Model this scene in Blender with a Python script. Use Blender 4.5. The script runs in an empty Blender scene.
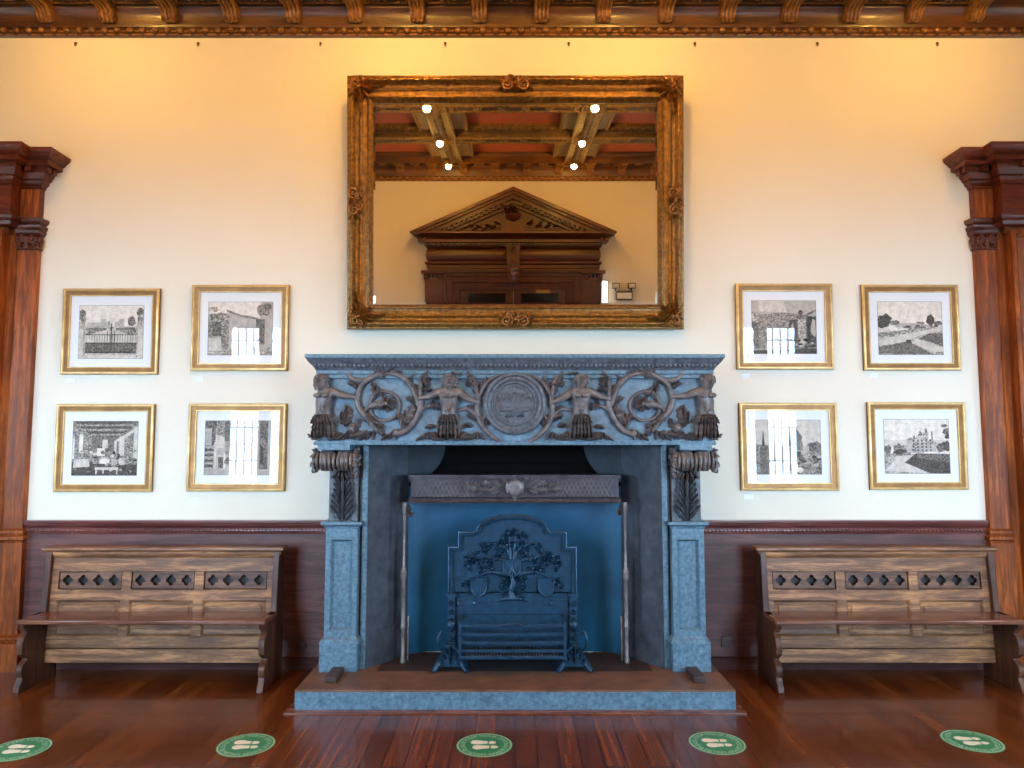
import bpy, bmesh, math, random
from math import sin, cos, pi, radians, atan2, sqrt
from mathutils import Vector
R = random.Random(7)
S = bpy.context.scene
COL = S.collection

# ------------------------------------------------------------------ mesh helpers
class MB:
    def __init__(s): s.v = []; s.f = []; s.m = []
    def add(s, vs, fs, mi=0):
        b = len(s.v); s.v += [tuple(p) for p in vs]
        for f in fs: s.f.append(tuple(b+i for i in f)); s.m.append(mi)
    def box(s, x0, x1, y0, y1, z0, z1, mi=0):
        s.add([(x0,y0,z0),(x1,y0,z0),(x1,y1,z0),(x0,y1,z0),(x0,y0,z1),(x1,y0,z1),(x1,y1,z1),(x0,y1,z1)],
              [(0,3,2,1),(4,5,6,7),(0,1,5,4),(1,2,6,5),(2,3,7,6),(3,0,4,7)], mi)
    def prism(s, poly, axis, lo, hi, mi=0):
        n = len(poly)
        P = {'x': lambda a,b,c:(c,a,b), 'y': lambda a,b,c:(a,c,b), 'z': lambda a,b,c:(a,b,c)}[axis]
        s.add([P(a,b,lo) for a,b in poly]+[P(a,b,hi) for a,b in poly],
              [tuple(range(n))[::-1], tuple(range(n,2*n))]+[(i,(i+1)%n,n+(i+1)%n,n+i) for i in range(n)], mi)
    def sweep(s, plan, prof, closed=False, M=lambda u,v,h:(u,v,h), cap=True, flip=1, mi=0):
        """profile (out, h) swept along a plan polyline with mitred corners"""
        n = len(plan); pts = [Vector(p) for p in plan]; rows = []
        for i in range(n):
            d = []
            if closed or i > 0: d.append((pts[i]-pts[i-1]).normalized())
            if closed or i < n-1: d.append((pts[(i+1)%n]-pts[i]).normalized())
            nn = [Vector((q.y,-q.x))*flip for q in d]
            m = nn[0] if len(nn) == 1 else (nn[0]+nn[1])/(1+nn[0].dot(nn[1]))
            rows.append([M(pts[i].x+m.x*o, pts[i].y+m.y*o, h) for o,h in prof])
        k = len(prof); vs = [p for r in rows for p in r]; fs = []
        for i in range(n if closed else n-1):
            j = (i+1)%n
            for a in range(k-1): fs.append((i*k+a, j*k+a, j*k+a+1, i*k+a+1))
        if cap and not closed: fs += [tuple(range(k)), tuple(range((n-1)*k, n*k))[::-1]]
        s.add(vs, fs, mi)
    def tube(s, pts, r, n=8, mi=0, flat=1.0):
        P = [Vector(p) for p in pts]; N = len(P)
        rr = [r]*N if not isinstance(r, (list, tuple)) else [r[min(len(r)-1, int(i*(len(r)-1)/(N-1)))]*(1-(i*(len(r)-1)/(N-1))%1) + r[min(len(r)-1, int(i*(len(r)-1)/(N-1))+1)]*((i*(len(r)-1)/(N-1))%1) for i in range(N)]
        t0 = (P[1]-P[0]).normalized(); a = Vector((0,-1,0)) if abs(t0.y) < .9 else Vector((1,0,0))
        vs = []; fs = []
        for i in range(N):
            t = (P[min(i+1,N-1)]-P[max(i-1,0)]).normalized()
            a = (a - t*a.dot(t)).normalized(); b = t.cross(a)
            for k in range(n):
                q = 2*pi*k/n; vs.append(P[i] + (a*cos(q)*flat + b*sin(q))*rr[i])
        for i in range(N-1):
            for k in range(n): fs.append((i*n+k, i*n+(k+1)%n, (i+1)*n+(k+1)%n, (i+1)*n+k))
        fs += [tuple(range(n))[::-1], tuple(range((N-1)*n, N*n))]
        s.add(vs, fs, mi)
    def lathe(s, prof, c, n=16, axis='z', mi=0):
        vs = []; fs = []; k = len(prof)
        for r,h in prof:
            for i in range(n):
                q = 2*pi*i/n; a,b = r*cos(q), r*sin(q)
                p = {'z':(a,b,h),'x':(h,a,b),'y':(a,h,b)}[axis]
                vs.append((c[0]+p[0],c[1]+p[1],c[2]+p[2]))
        for j in range(k-1):
            for i in range(n): fs.append((j*n+i, j*n+(i+1)%n, (j+1)*n+(i+1)%n, (j+1)*n+i))
        fs += [tuple(range(n))[::-1], tuple(range((k-1)*n, k*n))]
        s.add(vs, fs, mi)
    def ball(s, c, r, nu=8, nv=6, mi=0):
        r = (r,r,r) if not isinstance(r,(tuple,list)) else r
        vs = [(c[0],c[1],c[2]+r[2])]; fs = []
        for j in range(1,nv):
            q = pi*j/nv
            for i in range(nu):
                w = 2*pi*i/nu; vs.append((c[0]+r[0]*sin(q)*cos(w), c[1]+r[1]*sin(q)*sin(w), c[2]+r[2]*cos(q)))
        vs.append((c[0],c[1],c[2]-r[2])); L = len(vs)-1
        for i in range(nu):
            fs.append((0,1+i,1+(i+1)%nu)); fs.append((L,1+(nv-2)*nu+(i+1)%nu,1+(nv-2)*nu+i))
        for j in range(nv-2):
            for i in range(nu): fs.append((1+j*nu+i,1+(j+1)*nu+i,1+(j+1)*nu+(i+1)%nu,1+j*nu+(i+1)%nu))
        s.add(vs, fs, mi)
    def leaf(s, M, u, v, ang, L, W, H, curl=0.0, lobes=4, n=15, mi=0):
        """carved acanthus leaf: a lobed, ribbed relief standing on a face"""
        vs = []; fs = []; m = 6; cu, cv = u, v
        for i in range(n+1):
            t = i/n; a = ang + curl*t
            w = W*(sin(pi*(.12+.88*t))**.6)*(1-.5*(.5-.5*cos(2*pi*lobes*t))) if t < 1 else 0.0
            for j in range(m+1):
                q = -1+2*j/m
                h = H*(.35+.65*sin(pi*(.1+.8*t)))*(1-abs(q)**1.6)*(1-.55*(.5-.5*cos(2*pi*lobes*t))*abs(q)) + H*.45*t*t
                if abs(q) < .2: h += H*.12
                if j in (0,m): h = -.004
                vs.append(M(cu - sin(a)*w*q + cos(a)*abs(q)*w*.35, cv + cos(a)*w*q + sin(a)*abs(q)*w*.35, h))
            cu += cos(a)*L/n; cv += sin(a)*L/n
        for i in range(n):
            for j in range(m): fs.append((i*(m+1)+j,(i+1)*(m+1)+j,(i+1)*(m+1)+j+1,i*(m+1)+j+1))
        s.add(vs, fs, mi)
    def rosette(s, M, u, v, r, H, n=6, mi=0):
        for i in range(n): s.leaf(M, u, v, 2*pi*i/n+.3, r, r*.42, H, lobes=2, n=6, mi=mi)
        c = M(u,v,H*.8); s.ball(c, r*.28, 8, 6, mi)
    def curve(s, M, pts, r, h=0.0, n=8, mi=0, sub=6):
        """smooth tube through (u,v) points standing on a face"""
        P = [Vector((a[0],a[1],a[2] if len(a)>2 else h)) for a in pts]; out = []
        for i in range(len(P)-1):
            p0,p1,p2,p3 = P[max(i-1,0)],P[i],P[i+1],P[min(i+2,len(P)-1)]
            for k in range(sub):
                t = k/sub
                out.append(.5*((2*p1)+(p2-p0)*t+(2*p0-5*p1+4*p2-p3)*t*t+(3*p1-p0-3*p2+p3)*t**3))
        out.append(P[-1])
        s.tube([M(*p) for p in out], r, n, mi)
    def spiral(s, M, u, v, r0, r1, a0, turns, r, h=0.0, n=7, mi=0, steps=16):
        N = int(steps*abs(turns))+2; pts = []
        for i in range(N):
            t = i/(N-1); a = a0+2*pi*turns*t; q = r0+(r1-r0)*t
            pts.append(M(u+q*cos(a), v+q*sin(a), h))
        s.tube(pts, r, n, mi)
    def xf(s, fn): s.v = [tuple(fn(*p)) for p in s.v]; return s
    def join(s, o, mi=0): s.add(o.v, o.f, mi)

def wloc(o):
    p = Vector((0,0,0))
    while o: p += Vector(o.location); o = o.parent
    return p

def obj(name, mb, mat, parent=None, local=False, bev=0.0, angle=38, origin=None):
    """link one mesh object; vertices given in world space unless local"""
    me = bpy.data.meshes.new(name)
    off = Vector((0,0,0))
    if parent is not None and not local: off = wloc(parent)
    elif origin is not None: off = Vector(origin)
    me.from_pydata([(p[0]-off.x,p[1]-off.y,p[2]-off.z) for p in mb.v], [], mb.f)
    bm = bmesh.new(); bm.from_mesh(me); bmesh.ops.recalc_face_normals(bm, faces=bm.faces); bm.to_mesh(me); bm.free()
    mats = mat if isinstance(mat,(list,tuple)) else [mat]
    for m in mats: me.materials.append(m)
    if len(mats) > 1: me.polygons.foreach_set('material_index', mb.m)
    me.polygons.foreach_set('use_smooth', [True]*len(me.polygons))
    me.set_sharp_from_angle(angle=radians(angle)); me.update()
    o = bpy.data.objects.new(name, me); COL.objects.link(o)
    if parent is not None: o.parent = parent
    elif origin is not None: o.location = origin
    if bev:
        b = o.modifiers.new('bevel','BEVEL'); b.width = bev; b.segments = 2; b.limit_method = 'ANGLE'; b.angle_limit = radians(40)
    return o

def tag(o, label, cat, group=None):
    o['label'] = label; o['category'] = cat
    if group: o['group'] = group
    return o
def thing(name, label, cat, loc, group=None, rot=(0,0,0)):
    o = bpy.data.objects.new(name, None); COL.objects.link(o); o.location = loc; o.rotation_euler = rot
    o.empty_display_size = .1
    return tag(o, label, cat, group)
def struct(name, mb, mat, parent=None, **k):
    o = obj(name, mb, mat, parent, **k)
    if parent is None: o['kind'] = 'structure'
    return o
def dup(root, loc, label=None, rz=None):
    r = root.copy(); COL.objects.link(r); r.location = loc
    if rz is not None: r.rotation_euler = (0,0,rz)
    if label: r['label'] = label
    for ch in list(root.children):
        c = ch.copy(); COL.objects.link(c); c.parent = r
        for g in list(ch.children):
            d = g.copy(); COL.objects.link(d); d.parent = c
    return r
def evaluated(o):
    """mesh of an object after its modifiers, as (verts, faces); the object is removed"""
    COL.objects.link(o); dg = bpy.context.evaluated_depsgraph_get(); dg.update()
    me = bpy.data.meshes.new_from_object(o.evaluated_get(dg))
    mb = MB(); mb.add([tuple(v.co) for v in me.vertices], [tuple(p.vertices) for p in me.polygons])
    data = o.data; bpy.data.objects.remove(o); bpy.data.meshes.remove(me)
    return mb
def skin(joints, edges, sub=2):
    """one continuous body grown over a skeleton; joints = [(co, (rx, ry))], joint 0 is the root"""
    me = bpy.data.meshes.new('sk'); me.from_pydata([j[0] for j in joints], edges, [])
    o = bpy.data.objects.new('sk', me); o.modifiers.new('s','SKIN')
    sv = me.skin_vertices or None
    if sv is None or len(sv) == 0:
        bm = bmesh.new(); bm.from_mesh(me); lay = bm.verts.layers.skin.verify()
        for i,v in enumerate(bm.verts): v[lay].radius = joints[i][1]; v[lay].use_root = (i == 0)
        bm.to_mesh(me); bm.free()
    else:
        for i,j in enumerate(joints): sv[0].data[i].radius = j[1]; sv[0].data[i].use_root = (i == 0)
    m = o.modifiers.new('u','SUBSURF'); m.levels = sub; m.render_levels = sub
    return evaluated(o)
def flat_curve(outer, holes, depth, M):
    """plate with pierced holes, built from a filled 2D curve"""
    cu = bpy.data.curves.new('fc','CURVE'); cu.dimensions = '2D'; cu.fill_mode = 'BOTH'; cu.extrude = depth/2
    for ring in [outer]+holes:
        sp = cu.splines.new('POLY'); sp.points.add(len(ring)-1); sp.use_cyclic_u = True
        for i,(a,b) in enumerate(ring): sp.points[i].co = (a,b,0,1)
    mb = evaluated(bpy.data.objects.new('fc',cu)); mb.xf(lambda x,y,z: M(x,y,z)); return mb
def text_mesh(txt, size):
    cu = bpy.data.curves.new('tx','FONT'); cu.body = txt; cu.size = size; cu.align_x = 'CENTER'
    return evaluated(bpy.data.objects.new('tx',cu))

# ------------------------------------------------------------------ materials
def lin(c):
    return tuple(((x/255)/12.92 if x/255 <= .04045 else ((x/255+.055)/1.055)**2.4) for x in c)+(1,)
class N:
    def __init__(s, name):
        s.mat = bpy.data.materials.new(name); s.mat.use_nodes = True; s.t = s.mat.node_tree
        s.b = s.t.nodes['Principled BSDF']; s.out = s.t.nodes['Material Output']
    def new(s, ty, **k):
        n = s.t.nodes.new(ty)
        for a,b in k.items():
            if a in n.inputs.keys(): n.inputs[a].default_value = b
            else: setattr(n,a,b)
        return n
    def link(s, a, b): s.t.links.new(a,b)
    def ramp(s, fac, stops):
        r = s.new('ShaderNodeValToRGB'); e = r.color_ramp.elements
        while len(e) < len(stops): e.new(.5)
        for i,(p,c) in enumerate(stops): e[i].position = p; e[i].color = c
        s.link(fac, r.inputs['Fac']); return r.outputs['Color']
    def coord(s, scale=(1,1,1), rot=(0,0,0)):
        tc = s.new('ShaderNodeTexCoord'); mp = s.new('ShaderNodeMapping')
        mp.inputs['Scale'].default_value = scale; mp.inputs['Rotation'].default_value = rot
        s.link(tc.outputs['Object'], mp.inputs['Vector']); return mp.outputs['Vector']
    def noise(s, vec, scale, detail=4, rough=.55, dist=0.0):
        n = s.new('ShaderNodeTexNoise'); n.inputs['Scale'].default_value = scale; n.inputs['Detail'].default_value = detail
        n.inputs['Roughness'].default_value = rough; n.inputs['Distortion'].default_value = dist
        s.link(vec, n.inputs['Vector']); return n.outputs['Fac']
    def bump(s, h, strength, dist=.01):
        b = s.new('ShaderNodeBump'); b.inputs['Strength'].default_value = strength; b.inputs['Distance'].default_value = dist
        s.link(h, b.inputs['Height']); s.link(b.outputs['Normal'], s.b.inputs['Normal'])
    def set(s, **k):
        for a,b in k.items(): s.b.inputs[a.replace('_',' ')].default_value = b
        return s.mat
def mottled(name, c1, c2, scale, rough=.6, bump=.15, metal=0.0, detail=6, spec=.5, c3=None, lo=.3, hi=.7, bscale=None):
    n = N(name); v = n.coord(); f = n.noise(v, scale, detail, .6)
    st = [(lo,lin(c1)),(hi,lin(c2))] + ([(min(1,hi+.12),lin(c3))] if c3 else [])
    n.link(n.ramp(f, st), n.b.inputs['Base Color'])
    if bump: n.bump(n.noise(v, bscale or scale*3, 5), bump, .006)
    n.set(Roughness=rough, Metallic=metal); n.b.inputs['Specular IOR Level'].default_value = spec
    return n.mat
def wood(name, dark, light, axis='x', rough=.4, coat=0.0, scale=1.0, bump=.06, spec=.5):
    n = N(name); st = {'x':(1.2,14,14),'y':(14,1.2,14),'z':(14,14,1.2)}[axis]
    v = n.coord(tuple(a*scale for a in st)); g = n.noise(v, 1.6, 8, .62, .8)
    v2 = n.coord(tuple(a*scale*4 for a in st)); g2 = n.noise(v2, 2.5, 3, .6)
    big = n.noise(n.coord((1,1,1)), 1.7, 3)
    mx = n.new('ShaderNodeMath', operation='MULTIPLY_ADD'); n.link(g2, mx.inputs[0]); mx.inputs[1].default_value = .35; n.link(g, mx.inputs[2])
    m2 = n.new('ShaderNodeMath', operation='MULTIPLY_ADD'); n.link(big, m2.inputs[0]); m2.inputs[1].default_value = .35; n.link(mx.outputs[0], m2.inputs[2])
    mid = tuple((a+b)/2 for a,b in zip(dark,light))
    n.link(n.ramp(m2.outputs[0], [(.58,lin(dark)),(.84,lin(mid)),(1.0,lin(light))]), n.b.inputs['Base Color'])
    n.bump(mx.outputs[0], bump, .004)
    n.set(Roughness=rough, Coat_Weight=coat, Coat_Roughness=.12); n.b.inputs['Specular IOR Level'].default_value = spec
    return n.mat
def plain(name, c, rough=.5, metal=0.0, spec=.5):
    n = N(name); n.set(Base_Color=lin(c), Roughness=rough, Metallic=metal); n.b.inputs['Specular IOR Level'].default_value = spec
    return n.mat
def emit(name, c, s):
    n = N(name); n.set(Base_Color=(.8,.8,.8,1), Emission_Color=c, Emission_Strength=s); return n.mat

STONE = (70,92,110); 
M_stone = mottled('blue grey marble', (58,86,104), (106,140,158), 38, .45, .22, c3=(168,190,198), detail=10)
M_ground = mottled('marble behind carving', (72,94,112), (124,150,168), 22, .5, .25, c3=(160,180,192), detail=9)
M_carve = mottled('worn carved marble', (68,62,63), (124,114,112), 26, .34, .4, c3=(150,152,156), detail=8)
M_mould = mottled('dark carved moulding', (56,60,68), (108,114,122), 34, .42, .45, detail=8)
M_cheek = mottled('veined dark marble', (44,50,60), (80,86,96), 10, .5, .15, detail=12, c3=(104,102,104))
M_hearth = mottled('hearth stone tinted by warm light', (84,58,44), (128,92,70), 7, .45, .12, c3=(160,136,118))
M_hearthin = mottled('sooty hearth stone', (38,28,24), (66,48,40), 9, .55, .15)
M_iron = mottled('blue black cast iron', (18,44,66), (34,76,104), 22, .38, .35, metal=.3)
M_ironwall = mottled('blued iron fireback sheet', (12,66,98), (24,92,126), 3, .5, .05, metal=.1)
M_hood = mottled('aged bronze grey hood', (46,43,50), (80,72,78), 18, .45, .15, metal=.35)
M_pole = mottled('worn steel column', (96,92,94), (140,134,132), 18, .4, .15, metal=.4)
M_soot = plain('soot black chimney shade', (9,9,10), .95, 0, .1)
M_bkshade = wood('shade dark bench backing', (20,13,12), (36,25,22), 'x', .6)
M_spandrel = mottled('dark spandrel marble', (14,18,24), (30,42,54), 10, .7, .1)
M_pierced = wood('dark pierced oak', (52,33,26), (124,86,64), 'x', .46, .04, spec=.3)
M_oak = wood('weathered oak', (60,34,22), (180,126,80), 'x', .46, .06, spec=.35)
M_oakz = wood('weathered oak upright', (62,42,35), (146,112,90), 'z', .42, .15)
M_oaky = wood('dark oak bench end', (40,22,16), (96,58,38), 'z', .48, .03, spec=.3)
M_seat = wood('polished oak seat', (70,38,28), (138,88,66), 'x', .26, .3)
M_mahz = wood('mahogany upright', (74,31,10), (168,88,34), 'z', .42, .04, spec=.25)
M_mahx = wood('mahogany horizontal', (56,19,9), (120,50,22), 'x', .38, .1, spec=.35)
M_carvew = mottled('carved mahogany', (46,16,10), (92,38,22), 20, .32, .2)
M_dado = wood('purple brown panelling', (58,31,29), (106,64,58), 'x', .42, .08, spec=.4)
M_base = wood('dark skirting board', (44,23,21), (84,50,46), 'x', .6, 0, spec=.12)
M_dadorail = wood('mahogany dado rail', (66,30,28), (122,66,58), 'x', .28, .3)
M_back = wood('dark pediment wood', (40,17,10), (92,42,24), 'x', .3, .25)
M_backz = wood('dark door wood', (38,15,10), (84,36,22), 'z', .3, .25)
M_corn = wood('gilt brown cornice', (50,27,10), (100,60,25), 'x', .36, .12)
M_corng = mottled('gilded carving', (92,54,20), (168,118,60), 26, .38, .3, metal=.25)
M_corndk = mottled('dark coffer ground', (44,22,12), (78,42,22), 14, .5, .15)
M_beam = mottled('gilt beam carving', (84,64,34), (146,116,64), 26, .45, .3, metal=.2)
M_beamdk = mottled('olive brown beam', (66,46,26), (104,76,46), 12, .5, .2, metal=.1)
M_pale = mottled('pale gold beam face', (184,158,104), (208,184,130), 8, .5, .05)
M_terra = mottled('terracotta ceiling panel', (150,66,30), (168,78,36), 5, .7, .05)
M_gilt = mottled('antique gilt', (80,50,20), (158,114,52), 34, .28, .4, metal=.5, c3=(206,160,88))
M_giltdk = mottled('dark gilt ornament', (84,46,16), (176,118,52), 34, .3, .4, metal=.45, c3=(214,160,86))
M_gold = mottled('gold leaf frame', (190,150,88), (228,194,132), 12, .34, .08, metal=.45)
M_goldin = mottled('dull gold slope', (112,72,30), (146,100,46), 12, .4, .08, metal=.45)
M_golddk = plain('dark frame side', (70,52,34), .5)
M_mat = plain('white mount board', (236,238,240), .8, 0, .2)
M_white = plain('white card', (236,240,248), .7)
M_green = mottled('green sticker vinyl', (36,112,72), (62,136,92), 30, .4, 0)
M_stickw = plain('cream sticker print', (236,220,196), .4)
M_sticklt = plain('pale green sticker print', (176,206,170), .4)
M_hook = plain('dull brass hook', (120,84,34), .5, .5)
M_socket = plain('brown socket plate', (70,48,46), .4)
M_black = plain('black plastic', (14,14,15), .4)
M_dkglass = plain('dark door glazing', (16,16,20), .15)
M_frame = plain('painted window frame', (226,224,216), .45)
M_curtain = mottled('blue curtain cloth', (60,112,156), (84,138,182), 10, .85, .1)
M_metal = plain('lamp casing', (150,120,70), .35, .7)
M_bulb = emit('warm lamp glow', (1.0,.52,.10,1), 450.0)
M_glare = emit('white glare glow', (.9,.95,1.0,1), 9.0)
M_lens = plain('emergency lamp lens', (70,64,52), .15)

def wall_mat():
    n = N('cream wall paint'); v = n.coord(); f = n.noise(v, 1.1, 4)
    n.link(n.ramp(f, [(.3,lin((226,218,200))),(.7,lin((231,224,208)))]), n.b.inputs['Base Color'])
    n.bump(n.noise(v, 60, 3), .04, .002); return n.set(Roughness=.75)
M_wall = wall_mat()
def floor_mat():
    n = N('polished floorboards'); v = n.coord((1,1,1),(0,0,pi/2))
    br = n.new('ShaderNodeTexBrick'); br.offset = .37; br.offset_frequency = 2
    for k,x in dict(Scale=1.0, **{'Mortar Size':.0036,'Mortar Smooth':.1,'Bias':0.0,'Brick Width':2.6,'Row Height':.118}).items(): br.inputs[k].default_value = x
    br.inputs['Color1'].default_value = (0,0,0,1); br.inputs['Color2'].default_value = (1,1,1,1); br.inputs['Mortar'].default_value = (.5,.5,.5,1)
    n.link(v, br.inputs['Vector'])
    g = n.noise(n.coord((26,.9,1)), 1.5, 4, .5, .15)
    ad = n.new('ShaderNodeMath', operation='MULTIPLY_ADD'); n.link(br.outputs['Color'], ad.inputs[0]); ad.inputs[1].default_value = .22; n.link(g, ad.inputs[2])
    c = n.ramp(ad.outputs[0], [(.32,lin((62,27,9))),(.6,lin((98,46,16))),(.85,lin((126,64,24)))])
    mx = n.new('ShaderNodeMix', data_type='RGBA'); n.link(br.outputs['Fac'], mx.inputs[0]); n.link(c, mx.inputs[6]); mx.inputs[7].default_value = lin((34,12,6))
    n.link(mx.outputs[2], n.b.inputs['Base Color'])
    n.set(Coat_Weight=.35, Coat_Roughness=.09)
    n.set(Roughness=.24)
    return n.mat
M_floor = floor_mat()
def glass_mat():
    n = N('picture glass'); t = n.t; t.nodes.remove(n.b)
    tr = n.new('ShaderNodeBsdfTransparent'); gl = n.new('ShaderNodeBsdfGlossy'); gl.inputs['Roughness'].default_value = 0.0
    fr = n.new('ShaderNodeFresnel'); fr.inputs['IOR'].default_value = 1.55; mx = n.new('ShaderNodeMixShader')
    ge = n.new('ShaderNodeNewGeometry'); iv = n.new('ShaderNodeMath', operation='SUBTRACT'); iv.inputs[0].default_value = 1.0; n.link(ge.outputs['Backfacing'], iv.inputs[1])
    ml = n.new('ShaderNodeMath', operation='MULTIPLY'); n.link(fr.outputs[0], ml.inputs[0]); n.link(iv.outputs[0], ml.inputs[1]); n.link(ml.outputs[0], mx.inputs[0]); n.link(tr.outputs[0], mx.inputs[1]); n.link(gl.outputs[0], mx.inputs[2]); n.link(mx.outputs[0], n.out.inputs['Surface'])
    return n.mat
M_glass = glass_mat()
M_mirror = plain('silvered mirror', (238,234,226), 0.0, 1.0)
GREYS = []
for i,g in enumerate((38,70,100,128,154,182,208,228)):
    lo_,hi_ = (.62,1.45) if i < 5 else (.94,1.05)
    GREYS.append(mottled('sepia tone %d'%i, (g*lo_-2,g*lo_*.96-2,g*lo_*.91-2) if g*lo_ > 4 else (2,2,2), (min(255,g*hi_+4),min(255,g*hi_*.96+2),min(255,g*hi_*.91)), 95 if i < 5 else 22, .6, 0, detail=5, spec=.2, lo=.38, hi=.64))

# ------------------------------------------------------------------ camera (measured: eye 1.70 m up, 5.55 m from the chimney wall)
cam = bpy.data.objects.new('camera', bpy.data.cameras.new('camera')); COL.objects.link(cam)
cam.location = (-.02,-5.55,1.70); cam.rotation_euler = (radians(90+4.64),0,0)
cam.data.sensor_width = 36; cam.data.lens = 36*715/1024; cam.data.clip_start = .02
S.camera = cam

# ------------------------------------------------------------------ room shell
XW, YB, ZC = 6.9, -6.0, 5.30
b = MB(); b.box(-XW,XW,YB,0,-.1,0); struct('floor', b, M_floor)
b = MB(); b.box(-XW,XW,YB,0,ZC,ZC+.1); struct('ceiling', b, M_terra)
b = MB(); b.box(-XW,XW,0,.25,-.1,ZC+.1); struct('wall_front', b, M_wall)
WZ0, WZ1 = .85, 3.30
def wall_with_openings(mb, along, lo, hi, t0, t1, openings):
    def bx(a0,a1,z0,z1):
        if along == 'x': mb.box(a0,a1,t0,t1,z0,z1)
        else: mb.box(t0,t1,a0,a1,z0,z1)
    a = lo
    for o0,o1 in openings:
        bx(a,o0,-.1,ZC+.1); bx(o0,o1,-.1,WZ0); bx(o0,o1,WZ1,ZC+.1); a = o1
    bx(a,hi,-.1,ZC+.1)
back_open = [(-4.74,-2.72),(2.72,4.74)]
side_open = [(-4.8,-3.2)]
b = MB(); wall_with_openings(b,'x',-XW,XW,YB-.35,YB,back_open); struct('wall_back', b, M_wall)
b = MB(); wall_with_openings(b,'y',YB-.35,.25,-XW-.35,-XW,side_open); struct('wall_left', b, M_wall)
b = MB(); wall_with_openings(b,'y',YB-.35,.25,XW,XW+.35,side_open); struct('wall_right', b, M_wall)
LIGHT_GAP = .16
def window(k, along, a0, a1, t, inward):
    """mullioned window: two lights of leaded panes in a painted frame"""
    fr = MB(); pane = MB(); curt = MB()
    def bx(mb, p0,p1,d0,d1,z0,z1):
        d0,d1 = sorted((t-inward*d0, t-inward*d1))
        if along == 'x': mb.box(p0,p1,d0,d1,z0,z1)
        else: mb.box(d0,d1,p0,p1,z0,z1)
    fw = .09; nl = 3 if a1-a0 > 1.8 else 2; mw = .16; lw = (a1-a0-2*fw-(nl-1)*mw)/nl
    bx(fr,a0,a0+fw,.16,.26,WZ0,WZ1); bx(fr,a1-fw,a1,.16,.26,WZ0,WZ1); bx(fr,a0,a1,.16,.26,WZ0,WZ0+.07); bx(fr,a0,a1,.16,.26,WZ1-.07,WZ1)
    bx(fr,a0-.05,a1+.05,-.06,.16,WZ0-.04,WZ0)
    for q in range(nl):
        s0 = a0+fw+q*(lw+mw); s1 = s0+lw
        if q: bx(fr,s0-mw,s0,.10,.28,WZ0,WZ1)
        for i in range(1,4):
            p = s0+(s1-s0)*i/4; bx(fr,p-.007,p+.007,.2,.225,WZ0,WZ1)
        for i in range(1,9):
            z = WZ0+(WZ1-WZ0)*i/9; bx(fr,s0,s1,.2,.225,z-.008,z+.008)
    o = struct('window_%d'%k, fr, M_frame)
    bx(pane,a0+fw,a1-fw,.211,.214,WZ0+.07,WZ1-.07); obj('window_pane', pane, M_glass, o)
wins = [('x',-4.74,-2.72,YB,1),('x',2.72,4.74,YB,1)]
for s0,s1 in side_open: wins += [('y',s0,s1,-XW,1),('y',s0,s1,XW,-1)]
DAY = (.50,.75,1.02); SKY = 31.5
for k,(al,a0,a1,t,inw) in enumerate(wins):
    window(k+1, al, a0, a1, t, inw)
    L = bpy.data.lights.new('daylight portal','AREA'); L.shape = 'RECTANGLE'; L.size = a1-a0; L.size_y = WZ1-WZ0; L.cycles.is_portal = True
    o = bpy.data.objects.new('daylight portal', L); COL.objects.link(o)
    d = t-inw*.32; o.location = ((a0+a1)/2,d,(WZ0+WZ1)/2) if al == 'x' else (d,(a0+a1)/2,(WZ0+WZ1)/2)
    dirv = Vector((0,1,0)) if al == 'x' else Vector((inw,0,0)); o.rotation_euler = dirv.to_track_quat('-Z','Z').to_euler()
# blue curtains hanging beside the windows on the back wall
for a0,a1 in ((-4.92,-4.68),(4.68,4.92)):
    b = MB(); pts = []
    for i in range(25): pts.append((a0+(a1-a0)*i/24, YB+.07+.028*sin(i*1.6)))
    b.prism(pts+[(x,y-.012) for x,y in reversed(pts)],'z'  ,.06,3.46)
    o = obj('curtain', b, M_curtain, origin=((a0+a1)/2,YB+.07,.06)); tag(o, 'blue curtain hanging %s the tall window %s'%(('left of','left of the pedimented door') if a0 < 0 else ('right of','right of the pedimented door')), 'curtain', 'curtains by the windows')
    b = MB(); b.lathe([(.012,a0-.06),(.012,a1+.06)],(0,YB+.07,3.47),10,'x'); obj('curtain_rod', b, M_hook, o)

w = bpy.data.worlds.new('sky'); S.world = w; w.use_nodes = True
nt = w.node_tree; bg = nt.nodes['Background']
tc = nt.nodes.new('ShaderNodeTexCoord'); sx = nt.nodes.new('ShaderNodeSeparateXYZ'); nt.links.new(tc.outputs['Generated'], sx.inputs[0])
rp = nt.nodes.new('ShaderNodeValToRGB'); nt.links.new(sx.outputs['Z'], rp.inputs['Fac']); nt.links.new(rp.outputs['Color'], bg.inputs['Color'])
mr_ = nt.nodes.new('ShaderNodeMapRange'); mr_.inputs['From Min'].default_value = -1; nt.links.new(sx.outputs['Z'], mr_.inputs['Value']); nt.links.new(mr_.outputs[0], rp.inputs['Fac'])
e = rp.color_ramp.elements; e[0].position = .40; e[0].color = (.07,.10,.12,1); e[1].position = .475; e[1].color = DAY+(1,)
bg.inputs['Strength'].default_value = SKY

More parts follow.
